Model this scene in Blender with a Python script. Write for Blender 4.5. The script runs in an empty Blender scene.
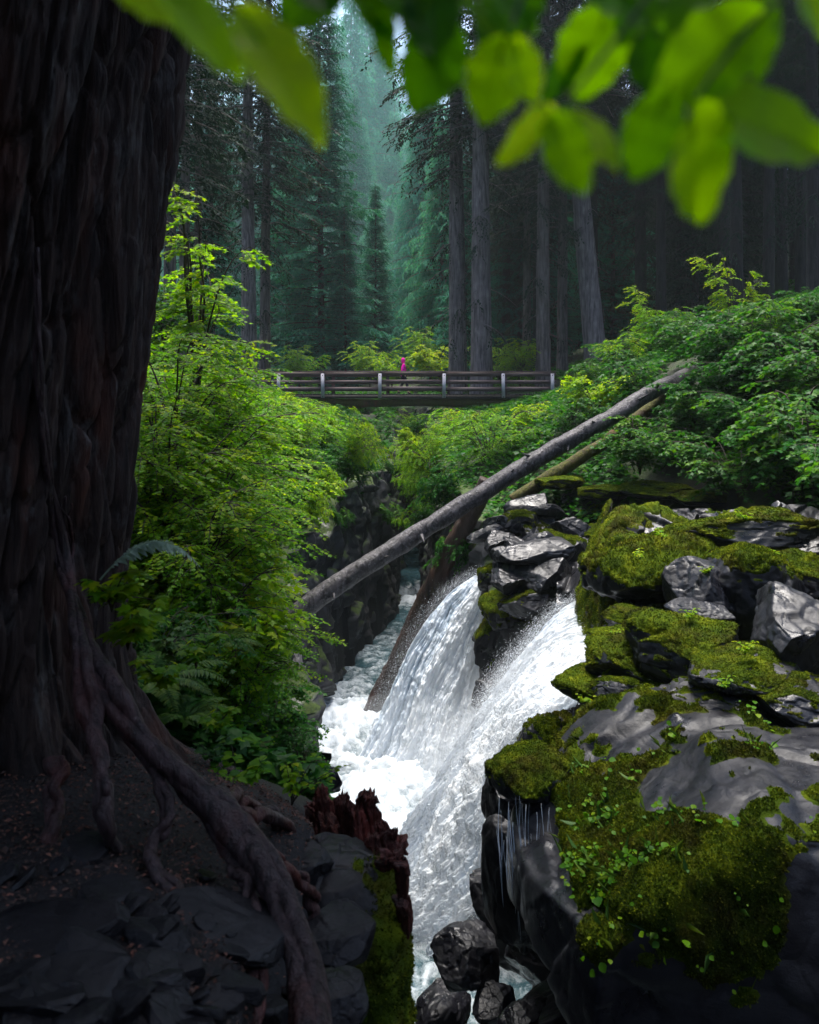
import bpy, bmesh, math
import numpy as np
from mathutils import Vector

SC = bpy.context.scene
COL = SC.collection
F = 819.0
V0 = 400.0
SUN_EL, SUN_AZ = 78.0, -12.0      # degrees; azimuth measured from +Y towards +X
rad = math.radians


def at(u, v, Y):
    return np.array([(u - 409.5) * Y / F, Y, (V0 - v) * Y / F])


# ------------------------------------------------------------------ noise
def _h(ix, iy, iz, seed):
    n = (ix.astype(np.int64) * 374761393 + iy.astype(np.int64) * 668265263 + iz.astype(np.int64) * 1274126177 + seed * 974634211) & 0xFFFFFFFF
    n = ((n ^ (n >> 13)) * 1274126177) & 0xFFFFFFFF
    n = ((n ^ (n >> 16)) * 2246822519) & 0xFFFFFFFF
    n = n ^ (n >> 15)
    return (n & 0xFFFFFF) / float(0xFFFFFF)


def vnoise(P, seed=0):
    P = np.asarray(P, float)
    I = np.floor(P).astype(np.int64)
    f = P - I
    f = f * f * f * (f * (f * 6 - 15) + 10)
    x, y, z = I[..., 0], I[..., 1], I[..., 2]
    r = 0
    for a in (0, 1):
        wa = f[..., 0] if a else 1 - f[..., 0]
        for b in (0, 1):
            wb = f[..., 1] if b else 1 - f[..., 1]
            for c in (0, 1):
                wc = f[..., 2] if c else 1 - f[..., 2]
                r = r + wa * wb * wc * _h(x + a, y + b, z + c, seed)
    return r * 2 - 1


def fbm(P, octv=4, seed=0, gain=0.5):
    P = np.asarray(P, float)
    s, a, t = 0, 1.0, 0
    for k in range(octv):
        s = s + a * vnoise(P * (2.03 ** k) + 17.3 * k, seed + k)
        t += a
        a *= gain
    return s / t


def worley(P, seed=0):
    P = np.asarray(P, float)
    I = np.floor(P).astype(np.int64)
    f1 = np.full(P.shape[:-1], 9.0)
    f2 = f1.copy()
    cid = np.zeros(P.shape[:-1] + (3,))
    ctr = np.zeros(P.shape)
    for a in (-1, 0, 1):
        for b in (-1, 0, 1):
            for c in (-1, 0, 1):
                x, y, z = I[..., 0] + a, I[..., 1] + b, I[..., 2] + c
                q = np.stack([x + _h(x, y, z, seed), y + _h(x, y, z, seed + 1), z + _h(x, y, z, seed + 2)], -1)
                d = np.linalg.norm(q - P, axis=-1)
                m = d < f1
                f2 = np.where(m, f1, np.minimum(f2, d))
                f1 = np.where(m, d, f1)
                hh = np.stack([_h(x, y, z, seed + 3), _h(x, y, z, seed + 4), _h(x, y, z, seed + 5)], -1)
                cid = np.where(m[..., None], hh, cid)
                ctr = np.where(m[..., None], q, ctr)
    return f1, f2, cid, ctr


def blocks(P, seed=0, tilt=0.8):
    """faceted block relief: each cell has its own offset and tilt, grooves between cells"""
    f1, f2, cid, ctr = worley(P, seed)
    d = P - ctr
    g = (cid - 0.5) * 2
    r = (cid[..., 0] - 0.5) * 0.9 + tilt * (d * g).sum(-1)
    edge = np.clip((f2 - f1) / 0.12, 0, 1)
    return r - 0.25 * (1 - edge) ** 2


def smooth(a, b, x):
    t = np.clip((x - a) / (b - a), 0, 1)
    return t * t * (3 - 2 * t)


# ------------------------------------------------------------------ mesh helpers
def mk(name, V, Fs, mat=None, parent=None, smooth_shade=True, attrs=None, link=True):
    V = np.asarray(V, np.float32).reshape(-1, 3)
    Fs = [np.asarray(f, np.int32) for f in Fs if len(f)]
    me = bpy.data.meshes.new(name)
    me.vertices.add(len(V))
    me.vertices.foreach_set('co', V.ravel())
    nl = sum(f.size for f in Fs)
    npoly = sum(len(f) for f in Fs)
    me.loops.add(nl)
    me.polygons.add(npoly)
    me.loops.foreach_set('vertex_index', np.concatenate([f.ravel() for f in Fs]))
    tot = np.concatenate([np.full(len(f), f.shape[1], np.int32) for f in Fs])
    st = np.concatenate([[0], np.cumsum(tot)[:-1]]).astype(np.int32)
    me.polygons.foreach_set('loop_start', st)
    if smooth_shade:
        me.polygons.foreach_set('use_smooth', np.ones(npoly, bool))
    for k, a in (attrs or {}).items():
        at_ = me.attributes.new(k, 'FLOAT', 'POINT')
        at_.data.foreach_set('value', np.asarray(a, np.float32).ravel())
    me.update(calc_edges=True)
    me.validate()
    if mat is not None:
        me.materials.append(mat)
    o = bpy.data.objects.new(name, me)
    if link:
        COL.objects.link(o)
    if parent is not None:
        o.parent = parent
    return o


def tag(o, label=None, cat=None, group=None, kind=None):
    if label:
        o['label'] = label
    if cat:
        o['category'] = cat
    if group:
        o['group'] = group
    if kind:
        o['kind'] = kind
    return o


def thing(name, label, cat, loc=(0, 0, 0), rotz=0.0, group=None):
    o = bpy.data.objects.new(name, None)
    COL.objects.link(o)
    o.location = loc
    o.rotation_euler = (0, 0, rotz)
    o.empty_display_size = 0.2
    return tag(o, label, cat, group)


KIDS = {}


def dup(root, parent=None):
    c = root.copy()
    COL.objects.link(c)
    if parent is not None:
        c.parent = parent
    for ch in KIDS.get(root.name, []):
        dup(ch, c)
    return c


def remember(root, *kids):
    KIDS[root.name] = list(kids)


class MB:
    """collects shapes of one mesh"""

    def __init__(s):
        s.V, s.F, s.A, s.n = [], {}, [], 0

    def add(s, V, Fs, a=0.5):
        V = np.asarray(V, float).reshape(-1, 3)
        for f in Fs:
            f = np.asarray(f, np.int64)
            if len(f):
                s.F.setdefault(f.shape[1], []).append(f + s.n)
        s.V.append(V)
        s.A.append(np.broadcast_to(np.asarray(a, float), (len(V),)).copy())
        s.n += len(V)

    def build(s, name, mat, parent=None, smooth_shade=True):
        return mk(name, np.concatenate(s.V), [np.concatenate(f) for f in s.F.values()], mat, parent, smooth_shade, {'tint': np.concatenate(s.A)})


def tube_geo(P, R, n=8, cap=True):
    P = np.asarray(P, float)
    R = np.broadcast_to(np.asarray(R, float), (len(P),))
    T = np.gradient(P, axis=0)
    T /= np.linalg.norm(T, axis=1)[:, None] + 1e-9
    ref = np.array([0, 0, 1.0]) if abs(T[0][2]) < 0.9 else np.array([0, 1.0, 0])
    U = np.cross(T, ref)
    U /= np.linalg.norm(U, axis=1)[:, None] + 1e-9
    W = np.cross(T, U)
    a = np.linspace(0, 2 * math.pi, n, endpoint=False)
    V = P[:, None] + R[:, None, None] * (np.cos(a)[None, :, None] * U[:, None] + np.sin(a)[None, :, None] * W[:, None])
    m = len(P)
    i, j = np.meshgrid(np.arange(m - 1), np.arange(n), indexing='ij')
    k = (j + 1) % n
    q = np.stack([i * n + j, i * n + k, (i + 1) * n + k, (i + 1) * n + j], -1).reshape(-1, 4)
    V = V.reshape(-1, 3)
    fs = [q]
    if cap:
        V = np.concatenate([V, P[:1], P[-1:]])
        b = m * n
        c0 = np.stack([np.arange(n), np.full(n, b), (np.arange(n) + 1) % n], -1)
        c1 = np.stack([(m - 1) * n + np.arange(n), (m - 1) * n + (np.arange(n) + 1) % n, np.full(n, b + 1)], -1)
        fs.append(np.concatenate([c0, c1]))
    return V, fs


def box_geo(c, sx, sy, sz, rot=None):
    v = np.array([[x, y, z] for x in (-.5, .5) for y in (-.5, .5) for z in (-.5, .5)]) * [sx, sy, sz]
    if rot is not None:
        v = v @ np.asarray(rot).T
    f = [[0, 1, 3, 2], [4, 6, 7, 5], [0, 4, 5, 1], [2, 3, 7, 6], [0, 2, 6, 4], [1, 5, 7, 3]]
    return v + np.asarray(c), [f]


def grid_faces(m, n, wrap=False):
    i, j = np.meshgrid(np.arange(m - 1), np.arange(n if wrap else n - 1), indexing='ij')
    k = (j + 1) % n
    return np.stack([i * n + j, i * n + k, (i + 1) * n + k, (i + 1) * n + j], -1).reshape(-1, 4)


def spline(P, m):
    """Catmull-Rom through the rows of P, m samples"""
    P = np.asarray(P, float)
    Q = np.concatenate([[2 * P[0] - P[1]], P, [2 * P[-1] - P[-2]]])
    t = np.linspace(0, len(P) - 1 - 1e-9, m)
    i = t.astype(int)
    f = (t - i)[:, None]
    a, b, c, d = Q[i], Q[i + 1], Q[i + 2], Q[i + 3]
    return 0.5 * (2 * b + (c - a) * f + (2 * a - 5 * b + 4 * c - d) * f ** 2 + (3 * b - a - 3 * c + d) * f ** 3)


def scatter(TV, TF, pos, X, Y, Z, scale, tint):
    """copies of a template (verts TV, faces TF list) merged: frames X,Y,Z (N,3)"""
    TV = np.asarray(TV, float)
    N, n = len(pos), len(TV)
    S = np.asarray(scale, float).reshape(-1, 1, 1)
    V = pos[:, None] + S * (TV[None, :, 0:1] * X[:, None] + TV[None, :, 1:2] * Y[:, None] + TV[None, :, 2:3] * Z[:, None])
    off = (np.arange(N) * n)[:, None, None]
    Fs = [(np.asarray(f)[None] + off).reshape(-1, np.asarray(f).shape[1]) for f in TF]
    return V.reshape(-1, 3), Fs, np.repeat(np.asarray(tint, float), n)


def frames(D, N):
    """Y along D, Z near N"""
    Y = D / (np.linalg.norm(D, axis=1)[:, None] + 1e-9)
    X = np.cross(Y, N)
    X /= np.linalg.norm(X, axis=1)[:, None] + 1e-9
    Z = np.cross(X, Y)
    return X, Y, Z


def palm_leaf(lobes=5):
    pts = []
    ang = {5: [-100, -52, 0, 52, 100], 3: [-70, 0, 70]}[lobes]
    rr = {5: [.62, .88, 1, .88, .62], 3: [.8, 1, .8]}[lobes]
    nr = {5: .5, 3: .48}[lobes]
    c = np.array([0, .3])
    pts.append([-.10, .02])
    for i, (a, r) in enumerate(zip(ang, rr)):
        A = rad(a)
        pts.append([c[0] + math.sin(A) * r * .72, c[1] + math.cos(A) * r * .72])
        if i < len(ang) - 1:
            B = rad((a + ang[i + 1]) / 2)
            pts.append([c[0] + math.sin(B) * nr * .72, c[1] + math.cos(B) * nr * .72])
    pts.append([.10, .02])
    pts = np.array(pts)
    V = np.concatenate([[c], pts])
    z = -.35 * np.abs(V[:, 0]) ** 1.5 - .18 * V[:, 1] ** 2
    V = np.column_stack([V, z])
    n = len(pts)
    f = [[0, 1 + (i + 1) % n, 1 + i] for i in range(n)]
    return V, [f]


LEAF5, LEAF3 = palm_leaf(5), palm_leaf(3)
OVAL = (np.array([[0, 0, 0], [.27, .22, .05], [.33, .52, .06], [.18, .82, -.02], [0, 1, -.12], [-.18, .82, -.02], [-.33, .52, .06], [-.27, .22, .05], [0, .5, 0]]),
        [[[8, 0, 1], [8, 1, 2], [8, 2, 3], [8, 3, 4], [8, 4, 5], [8, 5, 6], [8, 6, 7], [8, 7, 0]]])
BLADE = (np.array([[0, 0, 0], [.5, .45, .08], [0, 1, -.1], [-.5, .45, .08]]), [[[0, 1, 2], [0, 2, 3]]])


# ------------------------------------------------------------------ materials
class M:
    def __init__(s, name):
        s.m = bpy.data.materials.new(name)
        s.m.use_nodes = True
        s.t = s.m.node_tree
        s.t.nodes.clear()
        s.out = s.n('ShaderNodeOutputMaterial')

    def n(s, typ, **kw):
        n = s.t.nodes.new(typ)
        for k, v in kw.items():
            setattr(n, k, v)
        return n

    def l(s, a, b):
        s.t.links.new(a, b)

    def noise(s, vec, scale, detail=4, rough=.55, dist=0.0):
        n = s.n('ShaderNodeTexNoise')
        n.inputs['Scale'].default_value = scale
        n.inputs['Detail'].default_value = detail
        n.inputs['Roughness'].default_value = rough
        n.inputs['Distortion'].default_value = dist
        if vec is not None:
            s.l(vec, n.inputs['Vector'])
        return n.outputs['Fac']

    def ramp(s, fac, stops):
        r = s.n('ShaderNodeValToRGB')
        e = r.color_ramp.elements
        while len(e) < len(stops):
            e.new(.5)
        for x, (p, c) in zip(e, stops):
            x.position = p
            x.color = (*c, 1) if not np.isscalar(c) else (c, c, c, 1)
        s.l(fac, r.inputs[0])
        return r.outputs[0]

    def mapr(s, fac, a, b, c, d):
        r = s.n('ShaderNodeMapRange')
        for k, v in zip(('From Min', 'From Max', 'To Min', 'To Max'), (a, b, c, d)):
            r.inputs[k].default_value = v
        s.l(fac, r.inputs['Value'])
        return r.outputs[0]

    def math(s, op, a, b=None):
        r = s.n('ShaderNodeMath', operation=op)
        for i, x in enumerate((a, b)):
            if x is None:
                continue
            if isinstance(x, (int, float)):
                r.inputs[i].default_value = x
            else:
                s.l(x, r.inputs[i])
        return r.outputs[0]

    def mix(s, fac, a, b, blend='MIX'):
        r = s.n('ShaderNodeMix', data_type='RGBA', blend_type=blend)
        for i, x in ((0, fac), (6, a), (7, b)):
            if isinstance(x, (int, float)):
                r.inputs[i].default_value = x
            elif isinstance(x, tuple):
                r.inputs[i].default_value = (*x, 1)
            else:
                s.l(x, r.inputs[i])
        return r.outputs[2]

    def bump(s, h, strength=.5, dist=.02, prev=None):
        b = s.n('ShaderNodeBump')
        b.inputs['Strength'].default_value = strength
        b.inputs['Distance'].default_value = dist
        s.l(h, b.inputs['Height'])
        if prev is not None:
            s.l(prev, b.inputs['Normal'])
        return b.outputs[0]

    def scaled(s, vec, x, y, z):
        m = s.n('ShaderNodeMapping')
        m.inputs['Scale'].default_value = (x, y, z)
        s.l(vec, m.inputs['Vector'])
        return m.outputs[0]

    def pos(s):
        return s.n('ShaderNodeNewGeometry').outputs['Position']

    def obj(s):
        return s.n('ShaderNodeTexCoord').outputs['Object']

    def attr(s, name):
        return s.n('ShaderNodeAttribute', attribute_name=name).outputs['Fac']

    def bsdf(s, color, rough, normal=None, spec=.5, **kw):
        p = s.n('ShaderNodeBsdfPrincipled')
        for k, x in (('Base Color', color), ('Roughness', rough), ('Normal', normal), ('Specular IOR Level', spec)):
            if x is None:
                continue
            if isinstance(x, tuple):
                p.inputs[k].default_value = (*x, 1)
            elif isinstance(x, (int, float)):
                p.inputs[k].default_value = x
            else:
                s.l(x, p.inputs[k])
        for k, x in kw.items():
            p.inputs[k.replace('_', ' ')].default_value = x
        return p.outputs[0]

    def done(s, sh):
        s.l(sh, s.out.inputs['Surface'])
        return s.m


def leaf_mat(name, c0, c1, c2, trans=.45, gain=1.6, rough=.45):
    m = M(name)
    info = m.n('ShaderNodeObjectInfo').outputs['Random']
    t = m.attr('tint')
    f = m.math('ADD', t, m.mapr(info, 0, 1, -.15, .15))
    col = m.ramp(f, [(0.0, c0), (.5, c1), (1.0, c2)])
    p = m.bsdf(col, rough, spec=.14)
    tr = m.n('ShaderNodeBsdfTranslucent')
    tc = m.mix(1.0, col, (gain, gain * .95, gain * .5), 'MULTIPLY')
    m.l(tc, tr.inputs['Color'])
    mx = m.n('ShaderNodeMixShader')
    mx.inputs[0].default_value = trans
    m.l(p, mx.inputs[1])
    m.l(tr.outputs[0], mx.inputs[2])
    return m.done(mx.outputs[0])


def over_mat():
    m = M('overhead_leaf')
    t = m.attr('tint')
    s, q = m.attr('across'), m.attr('along')
    col = m.ramp(t, [(0, (.03, .12, .002)), (.3, (.13, .32, .001)), (.65, (.30, .52, .001)), (1, (.50, .66, .003))])
    col = m.mix(m.mapr(m.noise(m.obj(), 45, 4), .35, .65, 0, .45), col, m.mix(1.0, col, (.75, .82, .7), 'MULTIPLY'))
    sa = m.math('ABSOLUTE', s)
    rib = m.mapr(sa, 0, .07, .3, 0)
    w = m.math('FRACT', m.math('MULTIPLY', m.math('SUBTRACT', q, m.math('MULTIPLY', sa, .16)), 9.0))
    vein = m.mapr(m.math('ABSOLUTE', m.math('SUBTRACT', w, .5)), .0, .09, .14, 0)
    k = m.math('MAXIMUM', rib, vein)
    col = m.mix(k, col, m.mix(1.0, col, (.45, .5, .5), 'MULTIPLY'))
    b = m.bump(m.math('MULTIPLY', k, -1.0), .5, .002)
    p = m.bsdf(col, .42, b, .2)
    tr = m.n('ShaderNodeBsdfTranslucent')
    m.l(m.mix(1.0, col, (2.0, 1.95, .8), 'MULTIPLY'), tr.inputs['Color'])
    mx = m.n('ShaderNodeMixShader')
    mx.inputs[0].default_value = .8
    m.l(p, mx.inputs[1])
    m.l(tr.outputs[0], mx.inputs[2])
    return m.done(mx.outputs[0])


def rock_mat(name, dark, light, moss=0.0, wet=.6, spec=.5):
    m = M(name)
    P = m.pos()
    n1 = m.noise(P, 1.3, 6, .6)
    n2 = m.noise(P, 9, 6, .65)
    n3 = m.noise(m.scaled(P, 6, 6, 22), 1.5, 4, .6, .6)
    c = m.ramp(m.math('ADD', m.math('MULTIPLY', n1, .6), m.math('MULTIPLY', n2, .4)), [(.32, dark), (.68, light)])
    c = m.mix(m.mapr(n3, .45, .75, 0, .35), c, tuple(x * .5 for x in dark))
    vor = m.n('ShaderNodeTexVoronoi', feature='DISTANCE_TO_EDGE')
    vor.inputs['Scale'].default_value = 1.1
    vn = m.n('ShaderNodeVectorMath', operation='ADD')
    m.l(P, vn.inputs[0])
    nz = m.n('ShaderNodeTexNoise')
    nz.inputs['Scale'].default_value = 2.5
    m.l(P, nz.inputs['Vector'])
    vor.inputs['Randomness'].default_value = 1
    sc = m.n('ShaderNodeVectorMath', operation='SCALE')
    sc.inputs['Scale'].default_value = .35
    m.l(nz.outputs['Color'], sc.inputs[0])
    m.l(sc.outputs[0], vn.inputs[1])
    m.l(vn.outputs[0], vor.inputs['Vector'])
    crack = m.mapr(vor.outputs['Distance'], 0, .035, 0, 1)
    c = m.mix(m.mapr(crack, 0, 1, .3, 0), c, (.004, .004, .005))
    rough = m.mapr(m.noise(P, 3.1, 5, .6), .36, .66, .66 - .40 * wet, .95 - .30 * wet)
    if moss > 0:
        g = m.n('ShaderNodeNewGeometry').outputs['Normal']
        sx = m.n('ShaderNodeSeparateXYZ')
        m.l(g, sx.inputs[0])
        k = m.math('ADD', m.math('MULTIPLY', sx.outputs[2], .5), m.math('MULTIPLY', m.noise(P, 2.3, 5, .65), 1.0))
        k = m.mapr(k, .95 - .5 * moss, 1.12 - .5 * moss, 0, 1)
        mc = m.ramp(m.noise(P, 14, 4), [(.3, (.008, .022, .002)), (.7, (.045, .075, .006))])
        c = m.mix(k, c, mc)
        rough = m.math('MAXIMUM', rough, m.math('MULTIPLY', k, .9))
    h = m.math('ADD', m.math('MULTIPLY', n2, .6), m.math('MULTIPLY', n3, .25))
    b = m.bump(h, .24, .05)
    b = m.bump(m.noise(P, 70, 6, .75), .35, .008, b)
    b = m.bump(crack, .15, .02, b)
    return m.done(m.bsdf(c, rough, b, spec))


def bark_mat(name, dark, light, red=None, rough=.85, ridge=18, mossy=0.0):
    m = M(name)
    P = m.obj()
    s = m.scaled(P, ridge, ridge, ridge * .12)
    n = m.noise(s, 1.0, 7, .62, .4)
    n2 = m.noise(P, 2.2, 4)
    c = m.ramp(n, [(.33, dark), (.66, light)])
    if red:
        c = m.mix(m.mapr(m.noise(m.scaled(P, 3, 3, .6), 1.2, 4), .5, .7, 0, .8), c, red)
    if name == 'log_bark':
        sp = m.noise(m.scaled(P, 1, 1, 1), 16, 6, .75)
        c = m.mix(m.mapr(sp, .52, .62, 0, .8), c, (.155, .15, .165))
        c = m.mix(m.mapr(m.noise(P, 7, 5, .7), .54, .62, 0, .9), c, (.012, .011, .012))
    if name == 'cedar_bark':
        lich = m.noise(m.scaled(P, 5, 5, 1.6), 1.6, 6, .7)
        c = m.mix(m.mapr(lich, .56, .68, 0, .75), c, (.13, .12, .11))
    if mossy:
        k = m.mapr(m.math('ADD', n2, m.math('MULTIPLY', m.noise(P, 13, 4), .5)), .95 - mossy * .4, 1.05 - mossy * .4 + .12, 0, 1)
        c = m.mix(k, c, m.ramp(m.noise(P, 30, 3), [(.35, (.03, .04, .006)), (.65, (.10, .10, .015))]))
    c = m.mix(m.mapr(n2, .3, .7, 0, .45), c, dark)
    b = m.bump(n, .9, .05)
    b = m.bump(m.noise(s, 4, 4), .4, .015, b)
    return m.done(m.bsdf(c, rough, b, .3))


def moss_mat(name, c0, c1, c2):
    m = M(name)
    P = m.pos()
    f = m.math('ADD', m.math('MULTIPLY', m.noise(P, 4, 5, .6), .7), m.math('MULTIPLY', m.attr('tint'), .45))
    c = m.ramp(f, [(.32, c0), (.58, c1), (.85, c2)])
    c = m.mix(m.mapr(m.noise(P, 1.9, 6, .7), .48, .62, 0, .75), c, m.ramp(f, [(.3, (.012, .010, .003)), (.7, (.075, .06, .010))]))
    b = m.bump(m.noise(P, 60, 4, .7), .9, .03)
    p = m.bsdf(c, .95, b, .1)
    tr = m.n('ShaderNodeBsdfTranslucent')
    m.l(c, tr.inputs['Color'])
    mx = m.n('ShaderNodeMixShader')
    mx.inputs[0].default_value = .25
    m.l(p, mx.inputs[1])
    m.l(tr.outputs[0], mx.inputs[2])
    return m.done(mx.outputs[0])


def plain_mat(name, c0, c1, scale=12, rough=.7, stretch=(1, 1, 1), bump=.3, spec=.4):
    m = M(name)
    P = m.obj()
    n = m.noise(m.scaled(P, *stretch), scale, 5, .6)
    return m.done(m.bsdf(m.ramp(n, [(.3, c0), (.7, c1)]), rough, m.bump(n, bump, .01), spec))


def foam_mat(name):
    m = M(name)
    P = m.pos()
    t = m.attr('foam')
    n = m.noise(P, 4, 8, .75, .5)
    k = m.mapr(m.math('ADD', t, m.math('MULTIPLY', m.math('SUBTRACT', n, .5), 1.7)), .15, .75, 0, 1)
    c = m.mix(k, (.03, .07, .085), (.60, .66, .72))
    r = m.mapr(k, 0, 1, .08, .55)
    b = m.bump(m.noise(P, 16, 6, .65), .5, .05)
    return m.done(m.bsdf(c, r, b, .5))


MAT = {}
MAT['maple'] = leaf_mat('maple_leaf', (.030, .115, .004), (.085, .22, .003), (.24, .31, .004), .5, 2.0)
MAT['salmon'] = leaf_mat('berry_leaf', (.006, .05, .008), (.019, .094, .007), (.085, .185, .006), .45, 1.65)
MAT['bright'] = leaf_mat('bright_leaf', (.05, .16, .003), (.14, .26, .003), (.32, .35, .004), .5, 2.0)
MAT['fern'] = leaf_mat('fern_leaf', (.03, .085, .02), (.05, .12, .02), (.11, .17, .02), .35, 1.4)
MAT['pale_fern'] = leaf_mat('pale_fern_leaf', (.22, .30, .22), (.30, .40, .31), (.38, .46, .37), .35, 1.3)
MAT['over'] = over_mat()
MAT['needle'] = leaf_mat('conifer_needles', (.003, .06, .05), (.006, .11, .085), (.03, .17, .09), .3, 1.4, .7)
MAT['needle_pale'] = leaf_mat('misted_needles', (.015, .14, .11), (.03, .21, .16), (.08, .29, .17), .35, 1.5, .7)  # paler copy of the needles, mist put into the colour
MAT['needle_dark'] = leaf_mat('shaded_needles', (.004, .016, .013), (.008, .026, .016), (.014, .034, .016), .2, 1.0, .7)  # darker copy of the needles, deep forest shade put into the colour
MAT['rock'] = rock_mat('wet_basalt', (.003, .003, .0045), (.013, .0135, .019), 0.0, 1.0, .42)
MAT['rock_moss'] = rock_mat('mossy_basalt', (.012, .012, .014), (.05, .05, .056), .55, .65)
MAT['rock_dark'] = rock_mat('dark_slab_rock', (.0025, .0025, .0032), (.009, .008, .0095), .0, .85, .22)
MAT['cliff_moss'] = rock_mat('mossy_cliff', (.012, .013, .012), (.05, .05, .05), 1.0, .3)
MAT['cliff'] = rock_mat('cliff_rock', (.009, .010, .011), (.045, .045, .05), .42, .6)
MAT['moss'] = moss_mat('moss', (.014, .032, .003), (.07, .11, .005), (.24, .27, .010))
MAT['moss_gold'] = moss_mat('golden_moss', (.05, .045, .004), (.16, .13, .008), (.30, .24, .02))
MAT['cedar'] = bark_mat('cedar_bark', (.006, .004, .0035), (.065, .040, .030), (.10, .030, .015), .75, 14)
MAT['root'] = bark_mat('root_bark', (.008, .005, .005), (.085, .052, .052), (.12, .028, .02), .42, 30)
MAT['bark'] = bark_mat('fir_bark', (.035, .028, .026), (.21, .175, .165), None, .9, 7)
MAT['bark_grey'] = bark_mat('spruce_bark', (.045, .037, .042), (.28, .24, .24), None, .9, 7)
MAT['bark_dark'] = bark_mat('shaded_bark', (.008, .007, .008), (.035, .03, .032), None, .9, 7)  # darker copy of the bark with the forest's shade in its colour
MAT['log'] = bark_mat('log_bark', (.010, .009, .010), (.08, .073, .08), None, .5, 9)
MAT['log_moss'] = bark_mat('mossy_log', (.02, .014, .01), (.09, .06, .04), (.12, .04, .02), .9, 8, .9)
MAT['log_dark'] = bark_mat('wet_log', (.010, .007, .006), (.055, .034, .026), (.06, .02, .012), .5, 9, .25)
MAT['red_wood'] = bark_mat('rotten_red_wood', (.018, .005, .004), (.15, .035, .022), (.20, .03, .02), .5, 60)
MAT['stem'] = plain_mat('stem_bark', (.012, .010, .006), (.04, .03, .016), 20, .8)
MAT['twig_green'] = plain_mat('green_twig', (.03, .05, .01), (.06, .08, .02), 30, .6)
MAT['wood_rail'] = plain_mat('rail_wood', (.05, .032, .033), (.15, .10, .10), 3, .6, (1, 8, 8))
MAT['wood_deck'] = plain_mat('deck_wood', (.02, .016, .016), (.06, .05, .05), 4, .75, (6, 1, 1))
MAT['post'] = plain_mat('post_paint', (.30, .29, .33), (.46, .44, .49), 6, .6, (4, 4, 1))
MAT['iron'] = plain_mat('bolt_iron', (.02, .02, .02), (.04, .04, .04), 20, .5)
MAT['jacket'] = plain_mat('pink_cloth', (.82, .003, .34), (.92, .006, .42), 25, .6, spec=.15)
MAT['trousers'] = plain_mat('dark_cloth', (.010, .010, .014), (.022, .02, .026), 30, .8)
MAT['skin'] = plain_mat('skin', (.42, .24, .18), (.50, .30, .23), 20, .55, bump=.02)
MAT['shoe'] = plain_mat('boot_leather', (.012, .009, .008), (.03, .02, .018), 25, .6)
MAT['water'] = foam_mat('river_water')


def falls_mat():
    m = M('falling_water')
    t = m.attr('foam')
    c = m.ramp(t, [(0.0, (.30, .39, .48)), (.25, (.56, .64, .73)), (.5, (.76, .81, .87)), (1, (.86, .89, .92))])
    nz = m.noise(m.scaled(m.pos(), 1, 1, .6), 9, 8, .75)
    c = m.mix(m.mapr(nz, .40, .56, .4, 0), c, m.mix(1.0, c, (.66, .74, .82), 'MULTIPLY'))
    b = m.bump(nz, .18, .05)
    p = m.bsdf(c, .7, b, .2)
    tr = m.n('ShaderNodeBsdfTranslucent')
    m.l(c, tr.inputs['Color'])
    mx = m.n('ShaderNodeMixShader')
    mx.inputs[0].default_value = .3
    m.l(p, mx.inputs[1])
    m.l(tr.outputs[0], mx.inputs[2])
    return m.done(mx.outputs[0])


MAT['falls'] = falls_mat()


def ground_mat():
    m = M('forest_floor')
    P = m.pos()
    n = m.noise(P, .9, 7, .65)
    n2 = m.noise(P, 18, 5, .7)
    c = m.ramp(n2, [(.3, (.003, .0022, .0025)), (.7, (.012, .0085, .008))])
    g = m.ramp(n2, [(.3, (.008, .02, .003)), (.7, (.035, .06, .008))])
    sx = m.n('ShaderNodeSeparateXYZ')
    m.l(P, sx.inputs[0])
    far = m.mapr(sx.outputs[1], 4.5, 9, 0, 1)
    sn = m.n('ShaderNodeSeparateXYZ')
    m.l(m.n('ShaderNodeNewGeometry').outputs['Normal'], sn.inputs[0])
    flat = m.mapr(sn.outputs[2], .45, .8, 0, 1)
    k = m.math('MULTIPLY', m.mapr(n, .38, .6, 0, 1), far)
    c = m.mix(k, c, g)
    c = m.mix(flat, m.ramp(n2, [(.3, (.004, .004, .005)), (.7, (.02, .02, .022))]), c)
    b = m.bump(n2, .8, .05)
    b = m.bump(m.noise(P, 70, 3, .7), .5, .015, b)
    return m.done(m.bsdf(c, .75, b, .3))


MAT['ground'] = ground_mat()

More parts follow.
